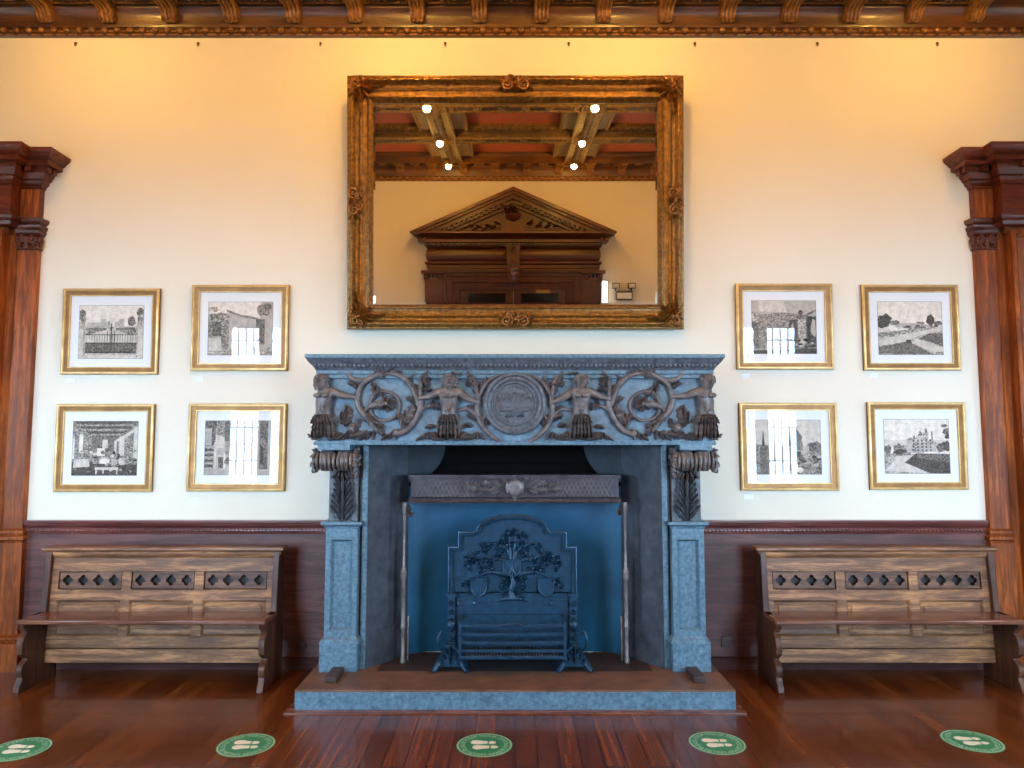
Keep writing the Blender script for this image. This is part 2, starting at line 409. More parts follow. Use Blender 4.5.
# ------------------------------------------------------------------ cornices and ceiling beams
CP = [(0,4.965),(.022,4.965),(.028,4.975),(.024,4.985),(.024,5.03),(.036,5.034),(.04,5.045),(.042,5.06),(.05,5.11),(.066,5.15),(.086,5.165),(.09,5.172),(.09,5.192),
      (.36,5.192),(.36,5.165),(.372,5.155),(.40,5.155),(.41,5.165),(.43,5.172),(.45,5.20),(.49,5.23),(.50,5.25),(.50,5.30)]
def bracket_mesh(s):
    """carved modillion on a wall whose inner face is y=0 facing -y (s=1) or its opposite (s=-1)"""
    b = MB(); w = .058
    prof = [(-.035,5.19),(-.04,5.10),(-.055,5.078),(-.078,5.072),(-.098,5.085),(-.108,5.112),(-.125,5.135),(-.16,5.148),(-.27,5.146),(-.315,5.15),(-.335,5.165),(-.34,5.19)]
    b.prism(prof,'x',-w,w)
    line = [(-.046,5.082),(-.062,5.068),(-.08,5.064),(-.103,5.08),(-.114,5.108),(-.13,5.129),(-.165,5.141),(-.27,5.14),(-.318,5.145)]
    for x in (-.046,-.016,.016,.046): b.tube([(x,y,z) for y,z in line], .0085, 6)
    for x in (-.03,0,.03): b.ball((x,-.066,5.07),(.02,.02,.016),8,6)
    b.box(-w-.012,w+.012,-.345,-.05,5.178,5.192)
    if s < 0: b.xf(lambda x,y,z:(x,-y,z))
    return b
for nm,yy,s,x_lo,x_hi in (('trim_1',0,1,-XW,XW),('trim_2',YB,-1,-XW,XW)):
    b = MB(); b.sweep([(x_lo,yy),(x_hi,yy)], CP, flip=1 if s > 0 else -1)
    nb = int((x_hi-x_lo-1.5)/.1017); x0 = -(nb-1)/2*.1017
    for i in range(nb):
        x = x0+i*.1017; b.ball((x,yy-s*.036,5.010),(.027,.022,.021),8,6,1)
        b.box(x+.03,x+.07,min(yy-s*.03,yy),max(yy-s*.03,yy),5.0,5.012,1)
        b.box(x+.018,x+.084,min(yy-s*.033,yy),max(yy-s*.033,yy),4.97,4.984,1)
    M = lambda u,v,h,yy=yy,s=s:(u,yy-s*v,5.192-h)
    for k in range(-8,8):
        xc = -.28+.497*(k+.5)
        for (p0,p1,q0,q1) in ((-.17,.17,.115,.13),(-.17,.17,.325,.34),(-.17,-.155,.13,.325),(.155,.17,.13,.325)):
            b.box(xc+p0,xc+p1,min(yy-s*q0,yy-s*q1),max(yy-s*q0,yy-s*q1),5.178,5.193,1)
        b.box(xc-.155,xc+.155,min(yy-s*.13,yy-s*.325),max(yy-s*.13,yy-s*.325),5.186,5.195,2)
        b.rosette(lambda u,v,h,M=M:M(u,v,h+.006), xc, .228, .075, .022, 7, 1)
    c = struct(nm, b, [M_corn,M_corng,M_corndk])
    b0 = obj('bracket', bracket_mesh(s), M_corng, c, local=True, angle=50)
    first = True
    for k in range(-8,9):
        br = b0 if first else b0.copy()
        if not first: COL.objects.link(br); br.parent = c
        br.location = (-.28+.497*k,yy,0); first = False
# side cornices
for nm,xx,s in (('trim_3',-XW,1),('trim_4',XW,-1)):
    b = MB(); b.sweep([(xx,YB),(xx,0)], CP, flip=1 if s > 0 else -1); struct(nm, b, M_corn)
# transverse beams and the two long double beams
k = 5
for yc in (-1.6,-2.95,-4.3):
    b = MB(); b.box(-XW,XW,yc-.2,yc+.2,5.2,5.3); b.box(-XW,XW,yc-.14,yc+.14,5.15,5.2)
    b.box(-XW,XW,yc-.24,yc-.2,5.25,5.3,1); b.box(-XW,XW,yc+.2,yc+.24,5.25,5.3,1)
    for sgn in (-1,1):
        b.tube([(-XW,yc+sgn*.1,5.15),(XW,yc+sgn*.1,5.15)], .022, 8, 1)
        for i in range(110): b.ball((-5.5+i*.1,yc+sgn*.215,5.245),(.03,.02,.018),6,4,1)
    for i in range(40): b.rosette(lambda u,v,h:(u,v,5.15-h), -5.46+i*.28, yc, .055, .018, 5, 1)
    struct('trim_%d'%k, b, [M_beamdk,M_beam]); k += 1
for xc in (-.92,.92):
    b = MB(); ya,yb = -5.5,-.5
    b.box(xc-.30,xc+.30,ya,yb,5.235,5.3,0); b.box(xc-.32,xc-.285,ya,yb,5.215,5.3,1); b.box(xc+.285,xc+.32,ya,yb,5.215,5.3,1)
    b.box(xc-.13,xc+.13,ya,yb,5.14,5.24,1)
    for sgn in (-1,1): b.tube([(xc+sgn*.13,ya,5.15),(xc+sgn*.13,yb,5.15)], .022, 8, 1)
    for i in range(50):
        b.leaf(lambda u,v,h:(u,v,5.14-h), xc, ya+.1*i+.02, pi/2, .1, .07, .025, lobes=2, n=6, mi=1)
    struct('trim_%d'%k, b, [M_pale,M_beam]); k += 1

# ------------------------------------------------------------------ ceiling spotlights
def spotlight():
    t = thing('ceiling_spotlight', 'x', 'spotlight', (0,0,5.14), 'spotlights along the ceiling beams')
    b = MB(); b.lathe([(.0,0),(.045,0),(.045,-.012),(.012,-.016),(.012,-.05),(.0,-.05)],(0,0,0),14); obj('mount', b, M_metal, t, local=True)
    b = MB(); b.lathe([(.03,-.045),(.05,-.05),(.055,-.085),(.05,-.085),(.03,-.055)],(0,0,0),16); obj('lamp_collar', b, M_metal, t, local=True)
    b = MB(); b.ball((0,0,-.10),.042,14,10); obj('bulb', b, M_bulb, t, local=True)
    return t
where = {-1:'left',1:'right'}; order = ['farthest from the pedimented door','middle of the three','nearest the pedimented door']
proto = None
for sx in (-1,1):
    for j,y in enumerate((-2.6,-4.05,-5.32)):
        lab = 'lit spotlight under the %s ceiling beam, %s'%(where[sx], order[j])
        x = -.965 if sx < 0 else .90
        if proto is None: proto = spotlight(); proto.location = (x,y,5.14); proto['label'] = lab
        else: dup(proto,(x,y,5.14),lab)
dup(proto,(-.965,-1.05,5.14),'lit spotlight under the left ceiling beam nearest the chimney wall')
dup(proto,(.90,-1.05,5.14),'lit spotlight under the right ceiling beam nearest the chimney wall')

for sx in (-1,1):
    for y,wd in ((-1.05,'nearest the chimney wall'),(-5.2,'nearest the window wall')):
        dup(proto,(sx*3.3,y,5.16),'lit spotlight out by the %s side wall, %s'%(where[sx],wd))

# ------------------------------------------------------------------ dado panelling
def rope(b, x0, x1, y, z, mi=0, step=.03):
    n = int((x1-x0)/step)
    for i in range(n): b.ball((x0+(i+.5)*step,y,z),(.017,.010,.011),6,4,mi)
RAIL = [(0,1.0),(.02,1.0),(.024,1.008),(.024,1.045),(.03,1.05),(.034,1.062),(.046,1.07),(.05,1.085),(.062,1.092),(.062,1.106),(0,1.106)]
n = 12
for (x0,x1) in ((-3.73,-1.28),(1.28,3.60)):
    b = MB(); b.box(x0,x1,-.02,0,.09,1.002)
    for z in (.38,.69): b.box(x0,x1,-.0205,-.0195,z-.002,z+.002)
    t = struct('trim_%d'%n, b, M_dado); n += 1
    b = MB(); b.sweep([(x0,0),(x1,0)], RAIL); rope(b,x0+.01,x1-.01,-.026,1.026); obj('dado_rail', b, M_dadorail, t)
b = MB()
for (x0,x1) in ((-3.73,-1.28),(1.28,3.60)): b.sweep([(x0,0),(x1,0)], [(0,0),(.04,0),(.04,.07),(.03,.085),(.02,.09),(0,.09)])
struct('baseboard_front', b, M_base)

# ------------------------------------------------------------------ doorcases at both ends of the chimney wall
def rect_plan(x0, x1, y): return [(x0,0),(x0,y),(x1,y),(x1,0)]
def doorcase(name, xe, sg, label):
    """doorcase whose edge nearest the chimney is at xe; sg=+1 extends to +x, -1 to -x"""
    X = lambda d: xe+sg*d
    def plan(pts): return [(X(d),y) for d,y in pts]
    fl = -1 if sg > 0 else 1
    W2 = 2.8
    def run(b, prof, pj=(.05,.15), ret=.16, mi=0):
        a,c = pj
        p = plan([(0,0),(0,-a),(ret,-a),(ret,-c),(W2-ret,-c),(W2-ret,-a),(W2,-a),(W2,0)])
        b.sweep(p, prof, flip=-fl if False else (1 if sg > 0 else -1), cap=True, mi=mi)
    b = MB()
    # frieze blocks
    run(b, [(0,3.40),(0,3.74)])
    root = struct(name, b, M_mahx)
    c = MB()
    run(c, [(0,3.74),(.012,3.745),(.012,3.76),(.03,3.775),(.036,3.79),(.036,3.80),(.05,3.805),(.055,3.82),(.07,3.84),(.075,3.86),(.075,3.885),(.135,3.89),(.135,3.925),(.15,3.93),(.16,3.945),(.19,3.97),(.195,3.985),(.195,4.0),(0,4.0)])
    for d in [.25+.09*i for i in range(26)]: c.box(min(X(d),X(d+.055)),max(X(d),X(d+.055)),-.15-.115,-.15-.05,3.845,3.885)
    for d in (.012,.085): c.box(min(X(d),X(d+.05)),max(X(d),X(d+.05)),-.05-.11,-.05-.05,3.845,3.885)
    for y in (-.045,-.11): c.box(min(X(-.11),X(-.03)),max(X(-.11),X(-.03)),y-.03,y+.012,3.845,3.885)
    c.xf(lambda x,y,z:(x,y,z-.048))
    obj('cornice', c, M_mahx, root)
    m = MB(); run(m, [(0,3.36),(.012,3.365),(.02,3.375),(.024,3.40),(.045,3.415),(.05,3.43),(.05,3.445),(0,3.45)]); obj('architrave_moulding', m, M_carvew, root)
    for e in (0,1):
        E = (lambda d: X(d)) if e == 0 else (lambda d: X(W2-d))
        lo,hi = sorted((E(0),E(.16))); 
        p = MB(); p.box(lo,hi,-.05,0,1.0,3.37); p.box(lo+.0,hi,-.03,0,0,1.0)
        p.box(lo+.004,hi-.004,-.054,0,3.45,3.69)
        sh = obj('pilaster', p, M_mahz, root, bev=.004)
        k = MB(); pl = [(E(0),0),(E(0),-.05),(E(.16),-.05)]
        f2 = 1 if (sg > 0) == (e == 0) else -1
        k.sweep(pl, [(0,.93),(.012,.935),(.014,.95),(.02,.96),(.03,.965),(.03,.985),(.02,.99),(.014,1.0),(.022,1.01),(.022,1.03),(.01,1.04),(0,1.045)], flip=f2)
        k.sweep(pl, [(.02,0),(.02,.935),(.0,.935)], flip=f2)
        k.sweep(pl, [(.02,.20),(.035,.205),(.04,.22),(.055,.235),(.055,.25),(.03,.26),(.02,.27)][::-1], flip=f2)
        k.sweep(pl, [(.045,0),(.045,.2),(.02,.205)], flip=f2)
        obj('pedestal', k, M_mahz, sh)
        cp = MB()
        Mf = lambda u,v,h:(u,-.05-h,v)
        cx = (lo+hi)/2
        cp.sweep(pl, [(0,3.20),(.01,3.205),(.01,3.22),(0,3.225)], flip=f2)
        cp.sweep(pl, [(0,3.31),(.02,3.315),(.032,3.335),(.032,3.36),(.04,3.365),(.04,3.39),(0,3.39)], flip=f2)
        for q in (-1,1): cp.spiral(Mf, cx+q*.05, 3.28, .035, .006, pi/2, q*1.6, .011, .014); 
        cp.leaf(Mf, cx, 3.21, pi/2, .1, .035, .03); 
        for q in (-1,1): cp.leaf(Mf, cx+q*.04, 3.215, pi/2-q*.5, .07, .025, .022)
        so = E(0); si = -1 if so < cx else 1
        Ms = lambda u,v,h:(so+si*h,u,v)
        cp.spiral(Ms, -.03, 3.28, .03, .006, pi/2, 1.6, .01, .012); cp.leaf(Ms, -.03, 3.21, pi/2, .09, .03, .025)
        obj('capital', cp, M_carvew, sh, angle=60)
    a = MB()
    ap = plan([(.30,0),(.30,3.30),(W2-.30,3.30),(W2-.30,0)])
    ap = [(X(.22),0.0),(X(.22),3.34),(X(W2-.22),3.34),(X(W2-.22),0.0)]
    a.sweep(ap, [(0,0),(0,.14),(.03,.145),(.05,.13),(.06,.115),(.10,.11),(.11,.10),(.17,.095),(.18,.08),(.24,.03),(.25,0)], M=lambda u,v,h:(u,-h,v), flip=1 if sg > 0 else -1)
    lo,hi = sorted((X(.2),X(W2-.2))); a.box(lo,hi,-.10,0,3.32,3.42)
    obj('architrave', a, M_mahz, root)
    s = MB(); lo,hi = sorted((X(.16),X(.23))); s.box(lo,hi,-.05,0,0,3.4); lo,hi = sorted((X(W2-.23),X(W2-.16))); s.box(lo,hi,-.05,0,0,3.4)
    obj('jamb', s, M_mahz, root)
    d0,d1 = .44,W2-.44; mid = (d0+d1)/2
    for (p,q) in ((d0,mid-.003),(mid+.003,d1)):
        d = MB(); lo,hi = sorted((X(p),X(q))); d.box(lo,hi,-.03,0,0,3.13)
        for (z0,z1) in ((.25,.95),(1.15,2.0),(2.15,2.95)):
            wv = [(lo+.13,z0),(hi-.13,z0),(hi-.13,z1),(lo+.13,z1)]
            d.sweep(wv, [(0,0),(0,.012),(-.02,.018),(-.03,.006),(-.06,.012)], closed=True, M=lambda u,v,h:(u,-.03-h,v))
        lf = obj('door_leaf', d, M_mahz, root)
        h = MB(); hx = X(mid-.07) if p == d0 else X(mid+.07); h.lathe([(.0,-.1),(.028,-.095),(.03,-.07),(.012,-.055),(.012,-.03),(.03,-.028),(.03,-.02)],(hx,0,1.05),12,'y'); obj('door_knob', h, M_hook, lf)
    return root
doorcase('door_1', -3.739, -1, '')
doorcase('door_2', 3.615, 1, '')

# ------------------------------------------------------------------ pedimented doorcase on the back wall (seen in the mirror)
def back_door():
    Y = lambda h: YB+h
    def run(b, x, h, prof, ret=None): b.sweep([(x,YB),(x,Y(h)),(-x,Y(h)),(-x,YB)], prof, flip=1)
    b = MB(); run(b,1.33,.14,[(0,3.68),(.012,3.69),(.03,3.72),(.045,3.77),(.045,3.81),(.03,3.86),(.012,3.895),(0,3.90)])
    root = struct('door_3', b, M_back)
    b = MB(); run(b,1.34,.14,[(0,3.53),(.012,3.53),(.012,3.58),(.022,3.585),(.022,3.635),(.034,3.64),(.05,3.66),(.05,3.685),(0,3.685)]); obj('architrave_moulding', b, M_back, root)
    b = MB(); run(b,1.33,.14,[(0,3.89),(.03,3.895),(.05,3.915),(.06,3.93),(.06,3.97),(.15,3.975),(.15,4.02),(.17,4.03),(.21,4.075),(.26,4.10),(.26,4.125),(0,4.125)])
    for i in range(44):
        x = -1.34+i*.0623; b.box(x-.02,x+.02,Y(.19),Y(.26),3.93,3.97)
    obj('cornice', b, M_back, root)
    # raking cornice
    ax,az,bx,bz = 0,4.80,1.60,4.118
    b = MB(); L = sqrt(bx*bx+(az-bz)**2); q = atan2(az-bz,bx)
    for sg in (-1,1):
        pl = [(sg*bx,bz),(0,az)]
        nrm = (sin(q)*sg*1.0, cos(q))
        for (t0,t1,h) in ((0,-.05,.42),(-.05,-.09,.38),(-.09,-.15,.33),(-.15,-.20,.26),(-.20,-.24,.22)):
            o0,o1 = t0/cos(q),t1/cos(q); zc = 4.118
            xe = lambda o: sg*bx*(az+o-zc)/(az-bz) if az+o-(az-bz) < zc else sg*bx
            P = [(xe(o0),max(zc,bz+o0)),(0,az+o0),(0,az+o1),(xe(o1),zc)]
            if bz+o0 > zc: P.append((sg*bx,zc))
            b.prism(P,'y',YB,Y(h))
        for i in range(2,20):
            t = i/21; x = sg*bx*(1-t); z = bz+(az-bz)*t-.165/cos(q)
            b.box(x-.022,x+.022,Y(.26),Y(.32),z-.03,z+.03)
    obj('raking_cornice', b, M_back, root)
    b = MB(); b.prism([(-1.45,4.10),(1.45,4.10),(0,4.74)],'y',YB,Y(.15))
    b.sweep([(-.95,4.17),(.95,4.17),(0,4.58)], [(0,0),(.0,.03),(-.03,.02),(-.04,0)], closed=True, M=lambda u,v,h:(u,Y(.15+h),v)); obj('tympanum', b, M_back, root)
    b = MB(); M = lambda u,v,h:(u,Y(.17+h),v)
    b.prism([(-.2,4.12),(.2,4.12),(.12,4.32),(-.12,4.32)],'y',Y(.15),Y(.24)); b.lathe([(.03,4.30),(.1,4.34),(.13,4.40),(.1,4.42)],(0,Y(.22),0),14)
    for i in range(7): b.rosette(M, R.uniform(-.1,.1), R.uniform(4.44,4.54), .06, .08, 5)
    for sg in (-1,1):
        for i in range(8): b.leaf(M, sg*(.2+.07*i), 4.27-.03*i+.004*i*i, pi/2-sg*1.2+(i%2)*.9, .11, .035, .05)
    obj('carved_urn', b, M_carvew, root)
    for sg in (-1,1):
        b = MB(); x0,x1 = sorted((sg*1.40,sg*1.13)); b.box(x0,x1,YB,Y(.13),0,3.42); b.box(x0-.03,x1+.03,YB,Y(.16),0,1.0)
        p = obj('pilaster', b, M_backz, root, bev=.006)
        b = MB(); b.box(x0-.05,x1+.05,YB,Y(.2),3.50,3.55); b.box(x0-.01,x1+.01,YB,Y(.14),3.40,3.43)
        M = lambda u,v,h:(u,Y(.13+h),v)
        for t in (-1,1): b.spiral(M, (x0+x1)/2+t*.11, 3.46, .045, .008, pi/2, t*1.6, .014, .02)
        for t in (-.06,0,.06): b.leaf(M, (x0+x1)/2+t, 3.43, pi/2, .08, .03, .03)
        obj('capital', b, M_carvew, p)
    b = MB(); b.sweep([(-1.13,0),(-1.13,3.53),(1.13,3.53),(1.13,0)], [(0,0),(0,.10),(.06,.10),(.07,.085),(.16,.08),(.17,.06),(.28,.05),(.29,.0)], M=lambda u,v,h:(u,Y(h),v), flip=1); obj('architrave', b, M_backz, root)
    b = MB(); b.prism([(-.11,3.93),(.11,3.93),(.09,3.5),(.06,3.36),(-.06,3.36),(-.09,3.5)],'y',YB,Y(.25)); M = lambda u,v,h:(u,Y(.25+h),v); b.leaf(M,0,3.4,pi/2,.3,.08,.05); b.spiral(M,0,3.86,.06,.01,0,1.5,.015,.0); obj('keystone', b, M_back, root)
    for sg in (-1,1):
        b = MB(); x0,x1 = sorted((sg*.005,sg*.84)); b.box(x0,x1,YB,Y(.03),0,3.3)
        b.sweep([(x0+.1,3.0),(x1-.1,3.0),(x1-.1,.3),(x0+.1,.3)],[(0,0),(0,.02),(.02,.02),(.03,0)],closed=True,M=lambda u,v,h:(u,Y(.03+h),v)); d = obj('door_leaf', b, M_backz, root)
        b = MB(); b.box(x0+.12,x1-.12,Y(.03),Y(.036),2.4,3.2); obj('door_glass', b, M_dkglass, d)
    b = MB(); b.box(.36,.58,Y(.05),Y(.1),3.2,3.25); obj('door_closer', b, M_metal, root)
back_door()
t = thing('emergency_light', 'twin headed emergency light on the wall beside the pedimented door, seen in the mirror', 'light', (1.75,YB,3.1))
b = MB(); b.box(1.63,1.90,YB,YB+.09,3.09,3.235); obj('housing', b, M_lens, t, bev=.01)
b = MB(); b.box(1.65,1.88,YB+.09,YB+.094,3.11,3.205); obj('front_panel', b, M_frame, t)
for x in (1.63,1.88):
    b = MB(); b.box(x-.06,x+.06,YB+.03,YB+.12,3.27,3.36); h = obj('lamp_head', b, M_lens, t, bev=.012)
    b = MB(); b.box(x-.045,x+.045,YB+.12,YB+.124,3.285,3.345); obj('lens', b, M_frame, h)
    b = MB(); b.tube([(x,YB+.05,3.235),(x,YB+.06,3.28)],.012,8); obj('neck', b, M_black, t)
t = thing('glare_box', 'added slim glowing box standing in for a white glare beside the pedimented door, seen in the mirror', 'light', (1.46,YB,3.0))  # added glowing box stands in for a bright white glare by the door
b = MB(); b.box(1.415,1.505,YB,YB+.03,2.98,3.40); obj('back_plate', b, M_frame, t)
b = MB(); b.box(1.425,1.495,YB+.03,YB+.07,3.0,3.38); obj('glow_block', b, M_glare, t, bev=.01)

# ------------------------------------------------------------------ fireplace
FX = lambda px: (px-515)*.00699
FZ = lambda py: 1.679+(445-py)*.0070
FY = -.53
FM = lambda u,v,h: (u,FY-h,v)
def fpt(*pts): return [(FX(a),FZ(c)) for a,c in pts]
fire = thing('fireplace', 'monumental blue grey marble fireplace with carved frieze of figures and crown medallion', 'fireplace', (0,0,.13))
b = MB(); b.box(-1.385,1.385,FY,0,1.70,2.16); fr = obj('frieze', b, M_ground, fire)
b = MB(); b.sweep(rect_plan(-1.385,1.385,-.545), [(0,1.679),(.012,1.679),(.016,1.69),(.012,1.706),(-.012,1.708)], flip=-1 if False else 1, cap=False); b.box(-1.39,1.39,-.55,0,1.679,1.70); obj('frieze_ledge', b, M_stone, fr)
b = MB()
MP = [(0,2.145),(.008,2.15),(.008,2.172),(.016,2.176),(.016,2.198),(.024,2.203),(.030,2.216),(.046,2.236),(.066,2.258),(.076,2.276),(.08,2.282)]
b.sweep(rect_plan(-1.372,1.372,-.545), MP, cap=False)
for i in range(92):
    x = -1.395+i*.03065; b.ball((x,-.545-.042,2.236),(.0125,.012,.02),6,5,0)
ml = obj('mantel_moulding', b, M_mould, fire)
b = MB(); b.sweep(rect_plan(-1.372,1.372,-.545),[(0,2.142),(.012,2.146),(.012,2.172),(.005,2.175),(.02,2.178),(.02,2.20),(.0,2.204)],cap=False); obj('fillet', b, M_stone, ml)
b = MB(); b.box(-1.457,1.457,-.63,0,2.28,2.308); obj('mantel_shelf', b, M_stone, fire, bev=.004)
# medallion
b = MB(); c0 = (FX(515),FY,FZ(403.5))
b.lathe([(.222,.002),(.222,-.03),(.212,-.042),(.198,-.045),(.19,-.034),(.186,-.03),(.176,-.034),(.168,-.034),(.162,-.02),(.156,-.018),(.15,-.026),(.142,-.026),(.136,-.012),(0,-.012)],c0,48,'y')
md = obj('medallion', b, M_mould, fire)
b = MB(); Mm = lambda u,v,h:(c0[0]+u,FY-.012-h,c0[2]+v)
b.prism([(c0[0]+x,c0[2]+z) for x,z in ((-.085,-.045),(.085,-.045),(.09,-.02),(.105,.045),(.07,.005),(.05,.06),(.025,.005),(0,.07),(-.025,.005),(-.05,.06),(-.07,.005),(-.105,.045),(-.09,-.02))],'y',FY-.012,FY-.027)
b.curve(Mm,[(-.09,-.048),(0,-.058),(.09,-.048)],.008,.014); b.curve(Mm,[(-.09,-.02),(0,-.03),(.09,-.02)],.005,.016)
for x,z in ((-.105,.05),(-.05,.066),(0,.077),(.05,.066),(.105,.05)): b.ball(Mm(x,z,.008),.012,8,6)
for i in range(26):
    a = 2*pi*i/26; b.ball(Mm(.118*cos(a),.118*sin(a),0),(.006,.006,.006),6,4)
b.leaf(Mm,-.01,-.085,pi,.06,.02,.012); b.leaf(Mm,.01,-.085,0,.06,.02,.012)
obj('crown_relief', b, M_mould, md)
# scrolling foliage, drawn on the left half and carved again mirrored on the right
def scrolls(sg):
    b = MB(); M = lambda u,v,h:(sg*u,FY-h*1.35,v); C = lambda pts,r,h=.016,n=8: b.curve(M, fpt(*pts), [q*1.22 for q in r], h, n)
    C([(378,431),(370,421),(361,411),(357,399),(361,386),(370,378),(381,374),(390,373)],[.012,.016,.02,.018,.016,.018,.02,.016])
    C([(390,373),(402,377),(411,386),(416,397),(418,406)],[.016,.016,.018,.018,.016])
    C([(346,369),(349,376),(355,380),(363,380),(371,377)],[.010,.014,.018,.016,.012])
    b.spiral(M, FX(385), FZ(406), .108, .098, 2.6, 1.0, .012, .012, steps=28)
    C([(372,410),(371,400),(376,393),(384,391)],[.008,.013,.013,.012])
    b.rosette(lambda u,v,h:M(u,v,h+.012), FX(387), FZ(404), .06, .04, 7)
    b.curve(M, [(FX(364),FZ(412),.012),(FX(370),FZ(407),.03),(FX(378),FZ(405),.035),(FX(384),FZ(404),.03)],[.007,.016,.026,.034],.02,10)
    C([(398,434),(407,430),(414,422),(419,412),(421,402),(420,390),(422,376)],[.02,.018,.018,.018,.016,.014,.01])
    b.ball(M(FX(397),FZ(433),.012),.032,12,8); b.ball(M(FX(372),FZ(397),.01),.016,8,6)
    C([(419,412),(426,407),(433,406),(437,409)],[.012,.012,.01,.006])
    for (p,q,a,L,W,cu) in ((371,377,.25,.15,.035,.3),(388,374,2.9,.10,.03,-.4),(402,427,.9,.16,.05,.4),(408,424,2.3,.09,.03,.5),(404,379,-.6,.13,.03,-.6),
                       (418,404,2.4,.09,.025,.6),(421,392,.6,.07,.022,-.8),(422,384,1.1,.09,.035,.2),(421,378,-.4,.07,.03,-1.2),(429,407,.2,.09,.03,-.5),(363,413,-.9,.12,.035,.6),(378,424,-1.2,.08,.03,0),
                       (376,386,-1.4,.08,.022,1.2),(372,380,-1.7,.10,.022,.8),(346,437,.15,.16,.03,.1),(352,433,.9,.10,.03,.5),(345,427,1.1,.13,.03,.6),(347,424,1.9,.09,.026,-.6),(341,420,1.0,.10,.024,.5),
                       (392,372,.2,.07,.025,-.6),(357,388,2.3,.07,.02,.8)):
        b.leaf(M, FX(p), FZ(q), a, L*1.15, W*1.25, .034, cu); b.leaf(M, FX(p), FZ(q), a+.7, L*.6, W*.8, .03, -cu)
    for i in range(9): b.leaf(M, FX(336+i*7.5), FZ(440), .5+(i%3)*.5, .07, .022, .026, .3)
    b.ball(M(FX(353),FZ(428),.012),.036,10,8)
    # stems around the medallion
    C([(500,442),(489,434),(481,424),(477,411),(478,398),(476,385),(472,374)],[.010,.013,.016,.016,.014,.012,.008])
    C([(478,398),(484,386),(492,379),(500,374)],[.012,.013,.012,.007])
    C([(482,424),(474,413),(467,409),(459,411)],[.014,.014,.012,.006])
    C([(481,422),(486,414),(485,404)],[.012,.01,.006])
    for (p,q,a,L,W,cu) in ((478,398,1.9,.17,.024,.2),(478,397,1.3,.15,.024,-.3),(484,387,.9,.11,.022,-.6),(481,421,2.5,.10,.03,.6),(479,412,2.9,.09,.025,-.5),(486,427,2.0,.10,.03,.4),(474,383,2.4,.10,.03,-.8),(463,376,2.6,.09,.026,.6),(466,381,-.5,.1,.028,.5),
                       (429,380,1.2,.02,.01,0),(434,428,2.6,.06,.02,1.2),(464,425,.3,.06,.02,-1.2)):
        b.leaf(M, FX(p), FZ(q), a, L*1.1, W*1.25, .03, cu); b.leaf(M, FX(p), FZ(q), a-.7, L*.5, W*.8, .026, cu)
    for i in range(12): b.leaf(M, FX(416+i*6.2), FZ(440), .4+((i*5)%4)*.55, .06, .02, .024, .3)
    return b
obj('carved_foliage', scrolls(1), M_carve, fr, angle=60); obj('carved_foliage', scrolls(-1), M_carve, fr, angle=60)
